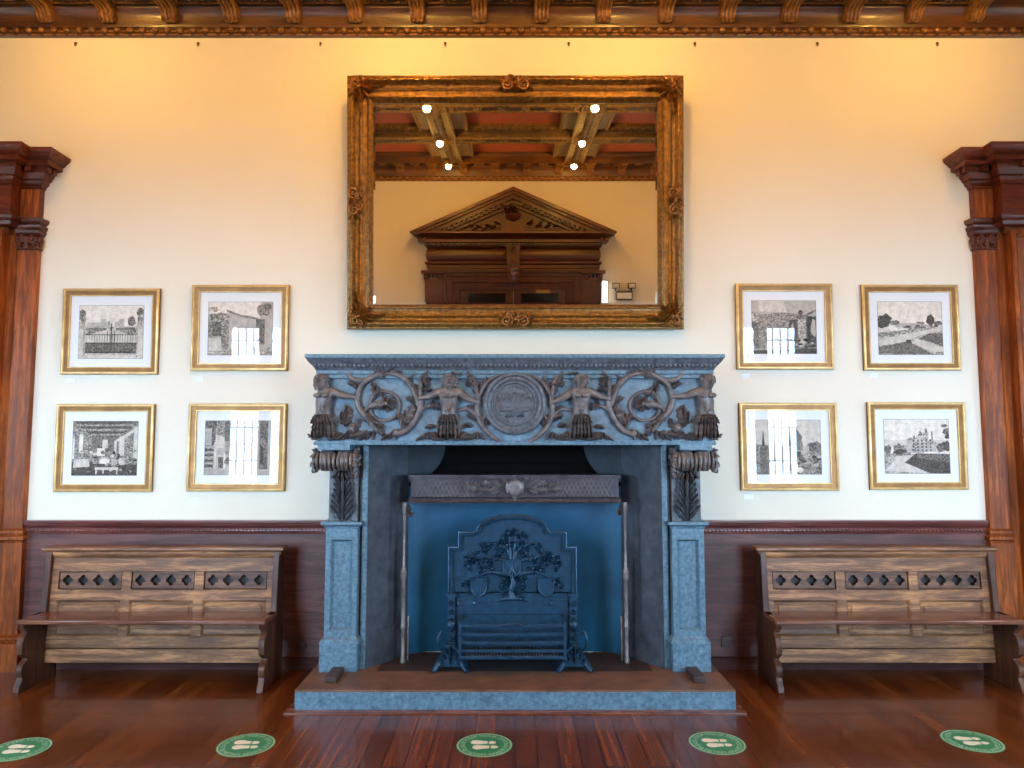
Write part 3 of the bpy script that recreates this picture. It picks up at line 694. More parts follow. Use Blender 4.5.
# herm figures growing out of leaf skirts
def herm(px, sg, turn, armL, armR, beard):
    """half-length relief figure; armL / armR are pixel targets for the hands"""
    J = []; E = []
    def j(p,q,h,r,par=None):
        r = r if isinstance(r,tuple) else (r,r)
        J.append(((sg*FX(p),FY-h,FZ(q)),r))
        if par is not None: E.append((par,len(J)-1))
        return len(J)-1
    hip = j(px,417,.022,.064); wa = j(px,409,.024,.056,hip); ri = j(px,402,.03,.066,wa); ch = j(px+turn*.5,395,.034,.076,ri)
    nk = j(px+turn,389,.048,.034,ch); hd = j(px+turn*2.0,384.5,.058,.044,nk); cr = j(px+turn*2.2,380,.058,.052,hd); tp = j(px+turn*1.8,377,.050,.040,cr)
    for side,tgt in ((-1,armL),(1,armR)):
        if tgt is None: continue
        sh = j(px+side*9.2+turn*.4,392,.042,.034,ch)
        ex,ey = (px+side*8+tgt[0])/2+side*.6, max((391+tgt[1])/2+2.4, 396)
        up = j((px+side*9.2+ex)/2,(392+ey)/2+.3,.046,.029,sh); el = j(ex,ey,.046,.024,up); wr = j(tgt[0]-side*1.3,tgt[1]-.4,.040,.016,el); pm = j(tgt[0],tgt[1],.038,.018,wr)
        for k in range(4):
            a = -1.0+.55*k; f1 = j(tgt[0]+side*2.0*cos(a)+0*k,tgt[1]+2.0*sin(a)*1.0+.3,.036,.0062,pm); j(tgt[0]+side*(2.4)*cos(a)+side*.3,tgt[1]+2.6*sin(a)+.9,.024,.005,f1)
        th = j(tgt[0]+side*.3,tgt[1]-2.0,.040,.0066,pm)
    for s in (-1,1):
        k = j(px+s*4.6,424,.022,.038,hip); k = j(px+s*5.0,431,.018,.030,k); j(px+s*5.0,436,.012,.022,k)
    mb = skin(J,E,2)
    o = obj('carved_figure', mb, M_carve, fire, angle=80)
    # face and hair
    hx = px+turn*2.2; f = MB(); P = lambda p,q,h:(sg*FX(p),FY-h,FZ(q)); t = turn*1.1
    f.tube([P(hx+t,380.2,.098),P(hx+t*1.2,382.6,.112),P(hx+t*1.1,383.6,.100)],[.006,.011,.008],7)
    for s in (-1,1):
        f.ball(P(hx+t+s*2.2,381,.094),(.009,.008,.006),8,6); f.tube([P(hx+t+s*.7,379.8,.103),P(hx+t+s*2.2,379.3,.103),P(hx+t+s*3.5,380,.09)],.0055,6)
        f.ball(P(hx+s*6.4,382,.06),(.008,.012,.014),8,6)
    f.tube([P(hx+t-1.7,385.8,.094),P(hx+t,385.4,.102),P(hx+t+1.7,385.8,.094)],.005,6)
    f.ball(P(hx+t,387.4,.09),(.014,.012,.010),8,6)
    obj('face', f, M_carve, o, angle=80); f = MB()
    for s in (-1,1): f.ball(P(px+turn*.4+s*4.0,396,.096),(.028,.012,.018),10,7)
    for q in (403,406.5,410):
        for s in (-1,1): f.ball(P(px+s*2.0,q,.075),(.014,.010,.011),8,6)
    f.ball(P(px,412.6,.08),(.006,.006,.006),6,5)
    obj('torso_muscles', f, M_carve, o, angle=80)
    h = MB(); r2 = random.Random(int(px))
    for i in range(46):
        a = r2.uniform(-.45,pi+.45); q = r2.uniform(.0,1); rr = 6.6
        h.ball(P(hx+rr*cos(a)*(.75+.25*q),380.4-rr*.72*max(sin(a),-.9)*(.7+.3*q)-.3,.05+.045*(1-q)*max(.1,sin(a))), r2.uniform(.010,.015),7,5)
    if beard:
        for i in range(26): h.ball(P(hx+t+r2.uniform(-3.2,3.2),386.2+r2.uniform(0,3.4),.084+r2.uniform(-.008,.012)), r2.uniform(.007,.011),6,5)
        for s in (-1,1):
            for i in range(7): h.ball(P(hx+s*6.2,381+i*.95,.055),.011,6,5)
    obj('hair', h, M_carve, o, angle=80)
    k = MB(); Mk = lambda u,v,hh:(sg*u,FY-.012-hh,v)
    for i in range(7):
        x = px-7.5+i*2.5; k.leaf(lambda u,v,hh:(sg*u,FY-.03-.025*(abs(i-3) < 3)-hh,v), FX(px+(i-3)*2.6), FZ(415+abs(i-3)*.3), -pi/2+(i-3)*.05, .150+.012*(i%2), .022, .034, 0, 4)
    for i in range(7): k.leaf(lambda u,v,hh:(sg*u,FY-.066-hh,v), FX(px+(i-3)*2.2), FZ(414+abs(i-3)*.2), -pi/2+(i-3)*.14, .07, .018, .03, 0, 3)
    for s in (-1,1):
        for i in range(4 if px > 400 or s > 0 else 2): k.leaf(Mk, FX(px+s*(4+i*2.5)), FZ(439.5), pi/2-s*(1.0+.25*(i%2)), .075, .022, .032, s*.5, 3)
    for s in (-1,1): k.spiral(Mk, FX(px+s*7), FZ(436), .028, .006, pi/2, -s*1.4, .010, .012)
    obj('leaf_skirt', k, M_carve, o, angle=60)
herm(449,1,.2,(420.5,398.5),(478,402.5),True)
herm(449,-1,-.3,(421,399),(478,403),False)
herm(324,1,-1.0,None,(356,397.5),True)
herm(324,-1,-.8,None,(357,397.5),False)
# pilasters
for sg in (-1,1):
    def bx(b,x0,x1,y0,y1,z0,z1,mi=0):
        a,c = sorted((sg*x0,sg*x1)); b.box(a,c,y0,y1,z0,z1,mi)
    b = MB(); bx(b,1.094,1.317,-.468,0,.32,1.12)
    for (x0,x1,z0,z1) in ((1.094,1.123,.35,1.112),(1.288,1.317,.35,1.112),(1.123,1.288,1.03,1.112),(1.123,1.288,.35,.395)): bx(b,x0,x1,-.50,-.468,z0,z1)
    x0,x1 = sorted((sg*1.123,sg*1.288)); b.sweep([(x0,.395),(x1,.395),(x1,1.03),(x0,1.03)],[(0,.032),(-.006,.036),(-.012,.030),(-.016,.010),(-.024,.0)],closed=True,M=lambda u,v,h:(u,-.468-h,v))
    p = obj('pilaster', b, M_stone, fire, bev=.002)
    b = MB(); xs = sorted((sg*1.094,sg*1.317)); pl = [(xs[0],0),(xs[0],-.50),(xs[1],-.50),(xs[1],0)]
    b.sweep(pl,[(0,1.098),(.006,1.102),(.008,1.112),(.02,1.122),(.03,1.128),(.03,1.146),(0,1.146)],cap=False); obj('necking', b, M_stone, p)
    b = MB(); bx(b,1.082,1.342,-.52,0,.13,.325); b.sweep(pl,[(.026,.322),(.026,.328),(.016,.336),(.018,.346),(.008,.352),(.0,.362)],cap=False); obj('plinth', b, M_stone, p, bev=.003)
    b = MB(); bx(b,1.108,1.311,-.455,0,1.14,1.65); xm = sg*1.21; M = lambda u,v,h:(u,-.455-h,v)
    b.leaf(M,xm,1.15,pi/2,.37,.022,.05,0,3,18)
    for q in (-1,1):
        for i in range(7): b.leaf(M,xm+q*.012,1.15+.042*i,pi/2-q*(.72-.03*i),.13-.005*i,.027,.042,q*.25,3,10)
    obj('acanthus_panel', b, M_mould, p, angle=60)
    b = MB(); cy,cz = -.50,1.572
    prof = []
    xa,xb = 1.118,1.395
    for i in range(41):
        t = i/40; r = .062+.014*abs(sin(t*pi*2))-.014*(abs(t-.5) < .05)-.01*(abs(t-.12) < .03)-.01*(abs(t-.88) < .03); prof.append((r,sg*(xa+(xb-xa)*t)))
    b.lathe([(.02,prof[0][1])]+prof+[(.02,prof[-1][1])],(0,cy,cz),24,'x')
    for xe,s2 in ((xb,1),(xa,-1)):
        Me = lambda u,v,h,xe=xe,s2=s2:(sg*(xe+s2*h),u,v)
        b.spiral(Me,cy,cz,.066,.012,0,2.0,.012,.004); b.ball(Me(cy,cz,.006),.02,8,6)
        for i in range(8): b.leaf(Me,cy+.06*cos(i*pi/4),cz+.06*sin(i*pi/4),i*pi/4+1.2,.05,.018,.02,n=6)
    for i in range(9):
        xx = sg*(xa+.02+.0295*i)
        b.curve(lambda u,v,h:(u,cy-h,cz+v),[(xx,.05,.052),(xx,.02,.074),(xx,-.02,.076),(xx,-.05,.058),(xx,-.07,.03)],[.005,.009,.010,.009,.006],0,7)
    Mn = lambda u,v,h:(u,-.47-h,v)
    for i in range(5): b.leaf(Mn, xm+(i-2)*.018, 1.50, -pi/2+(i-2)*.35, .07, .02, .045)
    b.spiral(Mn, sg*1.135, 1.475, .03, .006, pi/2, -sg*1.5, .012, .02)
    obj('scroll_capital', b, M_carve, p, angle=50)
    b = MB(); bx(b,1.145,1.371,-.565,0,1.642,1.69); obj('abacus', b, M_stone, p, bev=.004)
    # jamb strip and canted cheek
    b = MB(); bx(b,1.041,1.080,-.44,0,.13,1.69); bx(b,1.07,1.3,-.40,0,.13,1.69); obj('jamb_strip', b, M_stone, fire, bev=.003)
    b = MB(); b.prism([(sg*1.045,-.435),(sg*.80,-.10),(sg*.84,-.0),(sg*1.10,-.0),(sg*1.10,-.42)],'z',.13,1.69)
    b.prism([(sg*1.034,-.44),(sg*.79,-.105),(sg*.80,-.095),(sg*1.045,-.43)],'z',.13,.37); obj('cheek', b, M_cheek, fire)
    # rounded stone spandrel above the hood
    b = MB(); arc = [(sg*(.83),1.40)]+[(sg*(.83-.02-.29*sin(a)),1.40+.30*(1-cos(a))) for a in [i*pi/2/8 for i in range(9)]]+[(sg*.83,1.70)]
    b.prism(arc,'y',-.11,-.06); obj('spandrel', b, M_spandrel, fire)  # spandrel coloured very dark blue grey
b = MB(); pts = [(-.80,-.10),(-.66,-.022),(.66,-.022),(.80,-.10),(.80,-.004),(-.80,-.004)]; b.prism(pts,'z',.13,1.36); obj('firebox_lining', b, M_ironwall, fire)
b = MB(); b.box(-.86,.86,-.03,-.002,1.36,1.7); b.box(-1.04,1.04,-.50,-.003,1.672,1.699); b.box(-1.0,1.0,-.10,-.003,1.55,1.70); obj('chimney_throat', b, M_soot, fire)  # soot black sheets whose colour stands for the unlit chimney void
# hearth
t = thing('hearth', 'raised stone hearth slab with blue grey front under the fireplace', 'hearth', (0,-.43,0))
b = MB(); b.box(-1.40,1.40,-.866,-.045,0,.118); obj('kerb_stone', b, M_stone, t, bev=.004)
b = MB(); b.box(-1.40,1.40,-.868,-.49,.116,.13); b.box(-1.40,-.95,-.49,-.045,.116,.13); b.box(.95,1.40,-.49,-.045,.116,.13); obj('top_slab', b, M_hearth, t, bev=.003)  # brown slab colour holds the warm ceiling light falling on the top
b = MB(); b.box(-.95,.95,-.49,-.045,.125,.1299); obj('inner_slab', b, M_hearthin, t)
for sg in (-1,1):
    b = MB(); x0,x1 = sorted((sg*1.165,sg*1.245)); b.box(x0,x1,-.74,-.525,.13,.172); obj('stone_stub', b, M_hearthin, t, bev=.006)
b = MB(); b.sweep([(-1.40,-.045),(-1.40,-.868),(1.40,-.868),(1.40,-.045)],[(.0,0),(.05,0),(.05,.008),(.0,.01)],cap=False); obj('border_strip', b, M_seat, t)
# hood on slim columns
t = thing('fire_hood', 'grey metal fire hood with lattice and central ornament on two slim columns', 'fire hood', (0,-.3,.13))
b = MB(); b.box(-.753,.753,-.32,-.05,1.27,1.455); c = obj('canopy', b, M_hood, t)
b = MB(); b.box(-.765,.765,-.34,-.05,1.435,1.462); b.sweep([(-.753,-.05),(-.753,-.32),(.753,-.32),(.753,-.05)],[(0,1.26),(.012,1.262),(.016,1.275),(.01,1.285),(.014,1.296),(0,1.303)],cap=False); obj('rail', b, M_hood, c)
M = lambda u,v,h:(u,-.32-h,v)
for sg in (-1,1):
    b = MB()
    for i in range(14):
        x = sg*(.30+i*.032); 
        if abs(x)+.06 < .74:
            b.tube([M(x,1.305,.001),M(x+.065*sg,1.432,.001)],.0022,5); b.tube([M(x+.065*sg,1.305,.001),M(x,1.432,.001)],.0022,5)
    obj('lattice', b, M_pole, c)
b = MB()
b.lathe([(.055,.0),(.06,-.02),(.045,-.032),(.03,-.034),(0,-.03)],(0.002,-.32,1.372),18,'y')
for sg in (-1,1):
    b.ball((sg*.052,-.34,1.372),(.018,.015,.045),8,6)
    for (u,v,a,L,cu) in ((.07,1.365,.35,.13,.5),(.07,1.385,-.2,.14,-.4),(.15,1.375,.6,.10,-.9),(.17,1.36,-.3,.11,.8),(.24,1.37,.7,.09,-1.),(.25,1.36,-.4,.09,.9),(.10,1.35,-.5,.08,.4),(.12,1.40,.5,.07,-.4),(.30,1.36,.2,.06,1.2),(.06,1.41,.9,.05,-.4)):
        b.leaf(lambda x,z,h:(sg*x,-.32-h,z), u, v, a, L, .028, .022, cu)
    b.spiral(lambda x,z,h:(sg*x,-.32-h,z), .31, 1.365, .03, .006, 0, 1.5, .007, .008); b.spiral(lambda x,z,h:(sg*x,-.32-h,z), .2, 1.405, .022, .005, 1, -1.4, .006, .008)
b.leaf(M,0,1.41,pi/2,.05,.03,.025); b.leaf(M,0,1.335,-pi/2,.06,.03,.025)
obj('ornament', b, M_pole, c, angle=60)
for sg in (-1,1):
    b = MB(); x = sg*.80
    b.lathe([(.02,.13),(.02,.16),(.016,.165),(.016,.36),(.021,.37),(.021,.39),(.017,.40),(.016,.70),(.022,.71),(.026,.735),(.022,.755),(.026,.765),(.018,.785),(.012,.80),(.010,.95),(.012,1.18),(.018,1.20),(.018,1.262)],(x,-.30,0),12)
    cl = obj('column', b, M_pole, t)
    b = MB(); Mb = lambda u,v,h:(u,-.30-h,v); b.spiral(Mb,sg*.765,1.19,.03,.006,0,sg*1.5,.008,.0); b.leaf(Mb,sg*.78,1.25,-pi/2-sg*.3,.08,.02,.02); obj('bracket', b, M_hood, cl)
    b = MB(); b.tube([(sg*.775,-.25,.13),(sg*.775,-.25,.42),(sg*.772,-.24,.44)],.009,8); obj('stay', b, M_pole, cl)

# ------------------------------------------------------------------ fire grate with its fireback
GX,GY = -.017,-.42
g = thing('fire_grate', 'blue black cast iron fire grate with tree of life fireback standing on scrolled feet', 'fire grate', (GX,GY,.13))
half = [(.454,.642),(.454,.968),(.385,.968),(.385,1.072),(.275,1.072),(.262,1.085)]
arcp = [(.255*cos(a)**.9,1.082+.106*sin(a)) for a in [i*pi/2/9 for i in range(0,8)]]
half = half[:-1]+arcp+[(.10,1.188)]
outl = [(GX-x,z) for x,z in half]+[(GX+x,z) for x,z in reversed(half)]
b = MB(); b.prism(outl,'y',GY,GY+.018); b.prism([(GX-.43,.25),(GX+.43,.25),(GX+.43,.65),(GX-.43,.65)],'y',GY,GY+.018)
fb = obj('fireback', b, M_iron, g)
b = MB(); b.sweep(outl,[(-.002,0),(-.002,.026),(-.010,.030),(-.016,.018),(-.022,.018),(-.026,.026),(-.034,.022),(-.038,0)][::1],M=lambda u,v,h:(u,GY-h,v),flip=-1); obj('border', b, M_iron, fb)
# tree relief
b = MB(); M = lambda u,v,h:(GX+u,GY-h,v); px = lambda x:(x-512.5)*.00695; pz = lambda y:.642+(593-y)*.00693
b.curve(M,[(0,.61),(-.008,.66),(.006,.71),(-.004,.76),(.002,.83)],[.034,.022,.026,.02,.014],.002)
for i in range(14): b.leaf(M, R.uniform(-.06,.06), R.uniform(.62,.80), R.uniform(0,6.28), .05, .014, .024, lobes=2, n=6)
for sg in (-1,1):
    T = lambda pts,r: b.curve(M,[(sg*abs(px(x)),pz(y)) for x,y in pts],r,.006)
    T([(511,575),(500,573),(489,572),(478,576),(470,581)],[.02,.016,.012,.008,.005]); T([(511,568),(503,560),(492,558),(480,555),(468,559)],[.018,.014,.012,.009,.005]); T([(511,560),(507,550),(500,545),(488,543)],[.016,.012,.009,.005]); T([(511,560),(510,548),(509,536)],[.014,.01,.006])
    for (x,y) in ((509,533),(503,538),(500,546),(507,545),(488,544),(484,549),(480,553),(472,556),(466,560),(468,566),(476,563),(486,561),(494,560),(470,582),(465,585),(492,568),(499,553),(484,570),(502,584),(504,578)):
        for k in range(5):
            a = R.uniform(0,2*pi); b.leaf(M, sg*abs(px(x))+R.uniform(-.015,.015), pz(y)+R.uniform(-.012,.012), a, .042, .014, .022, lobes=2, n=6)
        b.ball(M(sg*abs(px(x)),pz(y),.014),.012,7,5)
    for i in range(3): b.leaf(M, sg*.01, .655, pi/2-sg*(.9+.35*i), .09, .02, .02)
b.curve(M,[(-.12,.585),(-.06,.602),(0,.606),(.06,.602),(.12,.585)],[.006,.014,.02,.014,.006],.004)
obj('tree_relief', b, M_iron, fb, angle=60)
def shield(cx,cz,w,h): return [(cx-w,cz+h),(cx+w,cz+h),(cx+w,cz-.1*h),(cx+.75*w,cz-.55*h),(cx,cz-h),(cx-.75*w,cz-.55*h),(cx-w,cz-.1*h)]
for cx,cz,w,h in ((-.236,.683,.052,.062),(.236,.683,.052,.062),(-.036,.822,.028,.05),(.03,.822,.028,.05)):
    b = MB(); s_ = shield(GX+cx,cz,w,h); b.prism(s_,'y',GY-.02,GY); b.sweep(s_,[(0,.02),(.004,.028),(-.004,.03),(-.008,.02)],closed=True,M=lambda u,v,h:(u,GY-h,v)); obj('shield', b, M_iron, fb)
for sg in (-1,1):
    b = MB(); b.box(GX+sg*.325-.055,GX+sg*.325+.055,GY-.018,GY,.558,.588); 
    for q in (-1,1): b.ball((GX+sg*.325+q*.058,GY-.008,.573),(.014,.014,.02),8,6)
    obj('plaque', b, M_iron, fb)
    # upright and foot
    x = GX+sg*.427; b = MB()
    b.box(x-.026,x+.026,GY-.035,GY+.03,.24,.625); b.box(x-.034,x+.034,GY-.045,GY+.035,.625,.648)
    for z in (.28,.34,.40,.46,.52,.58): b.rosette(lambda u,v,h:(u,GY-.035-h,v), x, z, .022, .012, 5)
    b.ball((x,GY-.04,.43),(.03,.016,.03),8,6); lg = obj('leg', b, M_iron, g)
    b = MB()
    b.prism([(x-.034,.31),(x+.034,.31),(x+.052,.25),(x+.082,.20),(x+.115,.165),(x+.10,.15),(x+.05,.165),(x-.05,.165),(x-.10,.15),(x-.115,.165),(x-.082,.20),(x-.052,.25)],'y',GY-.085,GY-.0)
    for q in (-1,0,1):
        for zz in (.20,.235,.27): b.leaf(lambda u,v,h:(u,GY-.085-h,v), x+q*.03*(.30-zz)/.06, zz-.02, pi/2-q*.5, .05, .018, .022, lobes=2, n=6)
    for q in (-1,1):
        b.curve(lambda u,v,h:(u,GY-.05-h,v),[(x+q*.03,.27,0),(x+q*.05,.21,.01),(x+q*.085,.175,.03),(x+q*.108,.15,.06),(x+q*.118,.145,.07)],[.018,.022,.022,.018,.016],0)
        b.curve(lambda u,v,h:(u,GY+.05-h,v),[(x+q*.03,.27,.03),(x+q*.05,.21,.0),(x+q*.085,.175,-.03),(x+q*.10,.143,-.07)],[.014,.016,.014,.013],0)
        b.spiral(lambda u,v,h:(u,GY-.06-h,v), x+q*.038, .215, .024, .006, 0, q*1.4, .007, .006)
    b.rosette(lambda u,v,h:(u,GY-.06-h,v), x, .25, .034, .02, 6); b.ball((x,GY-.068,.195),(.018,.012,.018),8,6)
    obj('scrolled_foot', b, M_iron, lg, angle=60)
    b = MB(); b.curve(lambda u,v,h:(u,GY-h,v),[(x+sg*.02,.25,.02),(x+sg*.065,.27,.06),(x+sg*.085,.33,.08),(x+sg*.07,.39,.07),(x+sg*.05,.375,.06)],.009,0); obj('tool_hook', b, M_iron, lg)
b = MB(); yf = GY-.21
for z in (.470,.412,.358,.305,.262): b.box(GX-.36,GX+.36,yf-.008,yf+.008,z-.010,z+.010)
for sg in (-1,1):
    b.box(GX+sg*.352-.01,GX+sg*.352+.01,yf-.012,yf+.012,.25,.50)
    for z in (.49,.42,.358,.30): b.box(GX+sg*.352-.008,GX+sg*.352+.008,yf,GY,z-.009,z+.009)
    b.tube([(GX+sg*.36,yf,.30),(GX+sg*.40,GY-.1,.30),(GX+sg*.41,GY-.03,.30)],.012,8)
bk = obj('basket', b, M_iron, g, bev=.002)
b = MB()
for i in range(25): b.box(GX-.30+i*.025-.004,GX-.30+i*.025+.004,yf+.01,GY-.01,.268,.284)
for i in range(31): b.prism([(GX-.30+i*.02-.008,.262),(GX-.30+i*.02+.008,.262),(GX-.30+i*.02,.298)],'y',yf-.006,yf+.004)
obj('grate_bars', b, M_hood, bk)
b = MB(); b.box(GX-.32,GX+.32,yf+.01,GY-.005,.25,.262); b.box(GX-.34,GX+.34,GY-.035,GY-.02,.262,.50); b.curve(lambda u,v,h:(GX+u,yf-.012-h,v),[(-.07,.475),(-.035,.485),(0,.478),(.035,.485),(.07,.475)],.008,0); obj('basket_plate', b, M_iron, bk)

# ------------------------------------------------------------------ tall gilt mirror tilted off the wall
AL = radians(4.25)
mr = thing('wall_mirror', 'large gilt framed mirror leaning forward on the wall above the fireplace', 'mirror', (.006,-.035,2.572), rot=(AL,0,0))
HW,HH,BW = 1.30,1.962,.195
FP = [(0,0),(0,.055),(-.006,.064),(-.014,.066),(-.02,.07),(-.032,.082),(-.046,.084),(-.056,.074),(-.062,.058),(-.074,.048),(-.088,.046),(-.096,.056),(-.104,.062),(-.112,.058),(-.118,.046),(-.14,.04),(-.154,.042),(-.16,.05),(-.17,.052),(-.176,.044),(-.186,.034),(-.195,.014),(-.195,0)]
rect = [(-HW,0),(HW,0),(HW,HH),(-HW,HH)]
b = MB(); LM = lambda u,v,h:(u,-h,v); b.sweep(rect, FP, closed=True, M=LM)
fm = obj('frame', b, M_gilt, mr, local=True)
b = MB()
def along(d, step, fn):
    for (x0,z0,x1,z1) in ((-HW+d,d,HW-d,d),(-HW+d,HH-d,HW-d,HH-d),(-HW+d,d,-HW+d,HH-d),(HW-d,d,HW-d,HH-d)):
        L = sqrt((x1-x0)**2+(z1-z0)**2); n_ = int(L/step)
        for i in range(n_): t = (i+.5)/n_; fn(x0+(x1-x0)*t, z0+(z1-z0)*t, 0 if z0 == z1 else 1)
along(.039,.062,lambda x,z,v: b.ball((x,-.083,z),(.024,.007,.010) if not v else (.010,.007,.024),7,5))
obj('leaf_beading', b, M_gilt, fm, local=True)
b = MB()
along(.165,.022,lambda x,z,v: b.ball((x,-.052,z),(.008,.006,.006),6,4))
obj('pearl_beading', b, M_gilt, fm, local=True)
def ornament(cx, cz, r, kind):
    o = MB(); M = lambda u,v,h:(cx+u,-.066-h,cz+v); rr = random.Random(int(cx*77+cz*31))
    if kind == 'corner':
        sx = -1 if cx < 0 else 1; sz = -1 if cz < 1 else 1
        o.rosette(M,0,0,r*.55,.03,7)
        for i in range(11):
            a = atan2(-sz,-sx)+(i-5)*.5; o.leaf(M, .02*cos(a), .02*sin(a), a, r*(1.0 if abs(i-5) < 4 else .8), r*.22, .028, .3*(1 if i > 5 else -1))
        for a in (atan2(0,-sx),atan2(-sz,0)):
            o.leaf(M, cos(a)*r*.6, sin(a)*r*.6, a, r*1.7, r*.22, .022, .3); o.leaf(M, cos(a)*r*.6+.01*sin(a), sin(a)*r*.6, a+.3, r*.8, r*.2, .022, -.4)
        o.spiral(M, sx*r*.35, sz*r*.35, r*.4, .01, 1, 1.6, .010, .02)
        o.spiral(M, -sx*r*.1, sz*r*.6, r*.25, .008, 2, -1.5, .008, .02); o.spiral(M, sx*r*.6, -sz*r*.1, r*.25, .008, 2, 1.5, .008, .02)
        for i in range(16): o.leaf(M, rr.uniform(-.6,.6)*r, rr.uniform(-.6,.6)*r, rr.uniform(0,6.28), r*.4, r*.13, .026, rr.uniform(-1,1))
    else:
        hor = kind == 'h'
        U = (lambda u,v,h: M(u,v,h)) if hor else (lambda u,v,h: M(v,u,h))
        for s in (-1,1):
            o.spiral(U, s*r*.55, -.01, r*.42, .008, pi/2, s*1.7, .010, .02); o.spiral(U, s*r*.35, .03, r*.26, .006, 0, -s*1.5, .008, .025)
            for (a,L,cu) in ((.2,1.1,.5),(-.3,1.1,-.5),(.8,.7,.4),(-.9,.7,-.4)): o.leaf(lambda u,v,h: U(s*u,v,h), r*.4, 0, a, r*L*.8, r*.18, .024, cu)
        for i in range(7): o.leaf(U, 0, -.03, pi/2+(i-3)*.38, r*.75, r*.14, .03)
        for i in range(5): o.leaf(U, 0, .0, -pi/2+(i-2)*.4, r*.5, r*.12, .026)
        o.ball(U(0,0,.022),(.018,.014,.018),8,6)
    return o
for cx in (-HW+.098,HW-.098):
    for cz in (.098,HH-.098): obj('corner_ornament', ornament(cx,cz,.092,'corner'), M_giltdk, fm, local=True, angle=60)
for cx,cz,kd in ((0,.075,'h'),(0,HH-.07,'h'),(-HW+.07,HH*.5,'v'),(HW-.07,HH*.5,'v')): obj('centre_ornament', ornament(cx,cz,.12,kd), M_giltdk, fm, local=True, angle=60)
b = MB(); i0 = BW-.012; x0,x1,z0,z1 = -HW+i0,HW-i0,i0,HH-i0; bw = .028; y0,y1 = -.010,-.0135
b.add([(x0,y0,z0),(x1,y0,z0),(x1,y0,z1),(x0,y0,z1),(x0+bw,y1,z0+bw),(x1-bw,y1,z0+bw),(x1-bw,y1,z1-bw),(x0+bw,y1,z1-bw),(x0,-.004,z0),(x1,-.004,z0),(x1,-.004,z1),(x0,-.004,z1)],
      [(4,5,6,7),(0,1,5,4),(1,2,6,5),(2,3,7,6),(3,0,4,7),(0,8,9,1),(1,9,10,2),(2,10,11,3),(3,11,8,0),(11,10,9,8)])
obj('mirror_glass', b, M_mirror, mr, local=True, angle=.4)
b = MB(); b.box(-HW+.01,HW-.01,-.004,.0,.01,HH-.01); obj('backing', b, M_golddk, mr, local=True)

# ------------------------------------------------------------------ framed photographs
PW,PH = .755,.675      # frame outer size
GP = [(0,.016),(-.002,.024),(-.006,.027),(-.017,.027),(-.021,.022),(-.023,.016)]
GP2 = [(-.023,.016),(-.03,.0155),(-.044,.013),(-.051,.0135)]
GP3 = [(-.051,.0135),(-.053,.017),(-.058,.017),(-.060,.012),(-.060,.004)]
GP4 = [(0,0),(0,.016)]
IW,IH = .50,.415       # print size
def A(g, *pts): return (g, list(pts))
def rectp(g,x0,y0,x1,y1): return A(g,(x0,y0),(x1,y0),(x1,y1),(x0,y1))
def blob(g,cx,cy,rx,ry,seed,n=14,j=.25):
    q = random.Random(seed); return (g,[(min(1,max(0,cx+rx*(1+q.uniform(-j,j))*cos(2*pi*i/n))),min(1,max(0,cy+ry*(1+q.uniform(-j,j))*sin(2*pi*i/n)))) for i in range(n)])
def scene_gate():
    L = [rectp(7,0,0,1,1), rectp(4,.1,.45,.9,.6), rectp(5,.12,.55,.36,.68), rectp(4,.36,.52,.68,.7), rectp(5,.34,.6,.42,.75), rectp(5,.62,.6,.7,.75), rectp(6,.48,.6,.56,.77), blob(2,.82,.7,.06,.1,3), blob(3,.25,.5,.14,.1,4), blob(3,.75,.5,.14,.1,5), blob(6,.5,.38,.36,.14,6),
         rectp(2,.1,.12,.9,.3), rectp(1,.1,.1,.9,.13), rectp(6,.0,.0,1,.07), rectp(4,.0,.07,1,.1)]
    for i in range(20): x = .12+.04*i; L.append(rectp(1,x,.12,x+.007,.46))
    for i in range(19): x = .13+.04*i; L.append(blob(2,x,.24,.014,.04,i))
    L += [rectp(1,.1,.28,.9,.3),rectp(1,.1,.44,.9,.455),rectp(1,.495,.1,.515,.66),rectp(1,.44,.1,.45,.52),rectp(1,.55,.1,.56,.52), rectp(2,.1,.54,.42,.575), rectp(2,.58,.54,.9,.575)]
    L += [rectp(6,0,.03,.1,.55),rectp(4,.07,.03,.1,.55),rectp(5,0,.55,.12,.62),rectp(6,.9,.03,1,.55),rectp(4,.9,.03,.92,.55),rectp(5,.88,.55,1,.62),rectp(4,0,.62,.09,.9),blob(2,.05,.86,.05,.07,9),blob(3,.06,.74,.04,.05,10),rectp(4,.91,.62,1,.9),blob(2,.95,.88,.05,.08,11),blob(3,.95,.74,.05,.05,12)]
    return L
def scene_vault():
    L = [rectp(5,0,0,1,1), A(7,(.0,.75),(.3,.8),(.8,.68),(.82,1),(0,1)), blob(3,.15,.72,.16,.08,1), blob(4,.06,.86,.1,.05,2), A(3,(.28,.82),(.5,.72),(.78,.66),(.78,.7),(.5,.76),(.28,.86)), rectp(3,.0,.3,.06,.7), rectp(2,.06,.35,.2,.66), rectp(3,.2,.12,.32,.66), rectp(2,.74,.2,.88,.68), blob(3,.88,.85,.12,.12,3), blob(2,.92,.92,.07,.06,4), A(4,(0,0),(1,0),(1,.14),(.32,.12),(0,.1)), rectp(5,.34,.14,.74,.66), A(6,(.02,.02),(.2,.08),(.2,.3),(.0,.32)), rectp(3,.0,.06,1,.075)]
    for i in range(14): L.append(blob(2+i%4,.05+.02*i,.68+.05*sin(i*2.),.02,.025,20+i))
    return L
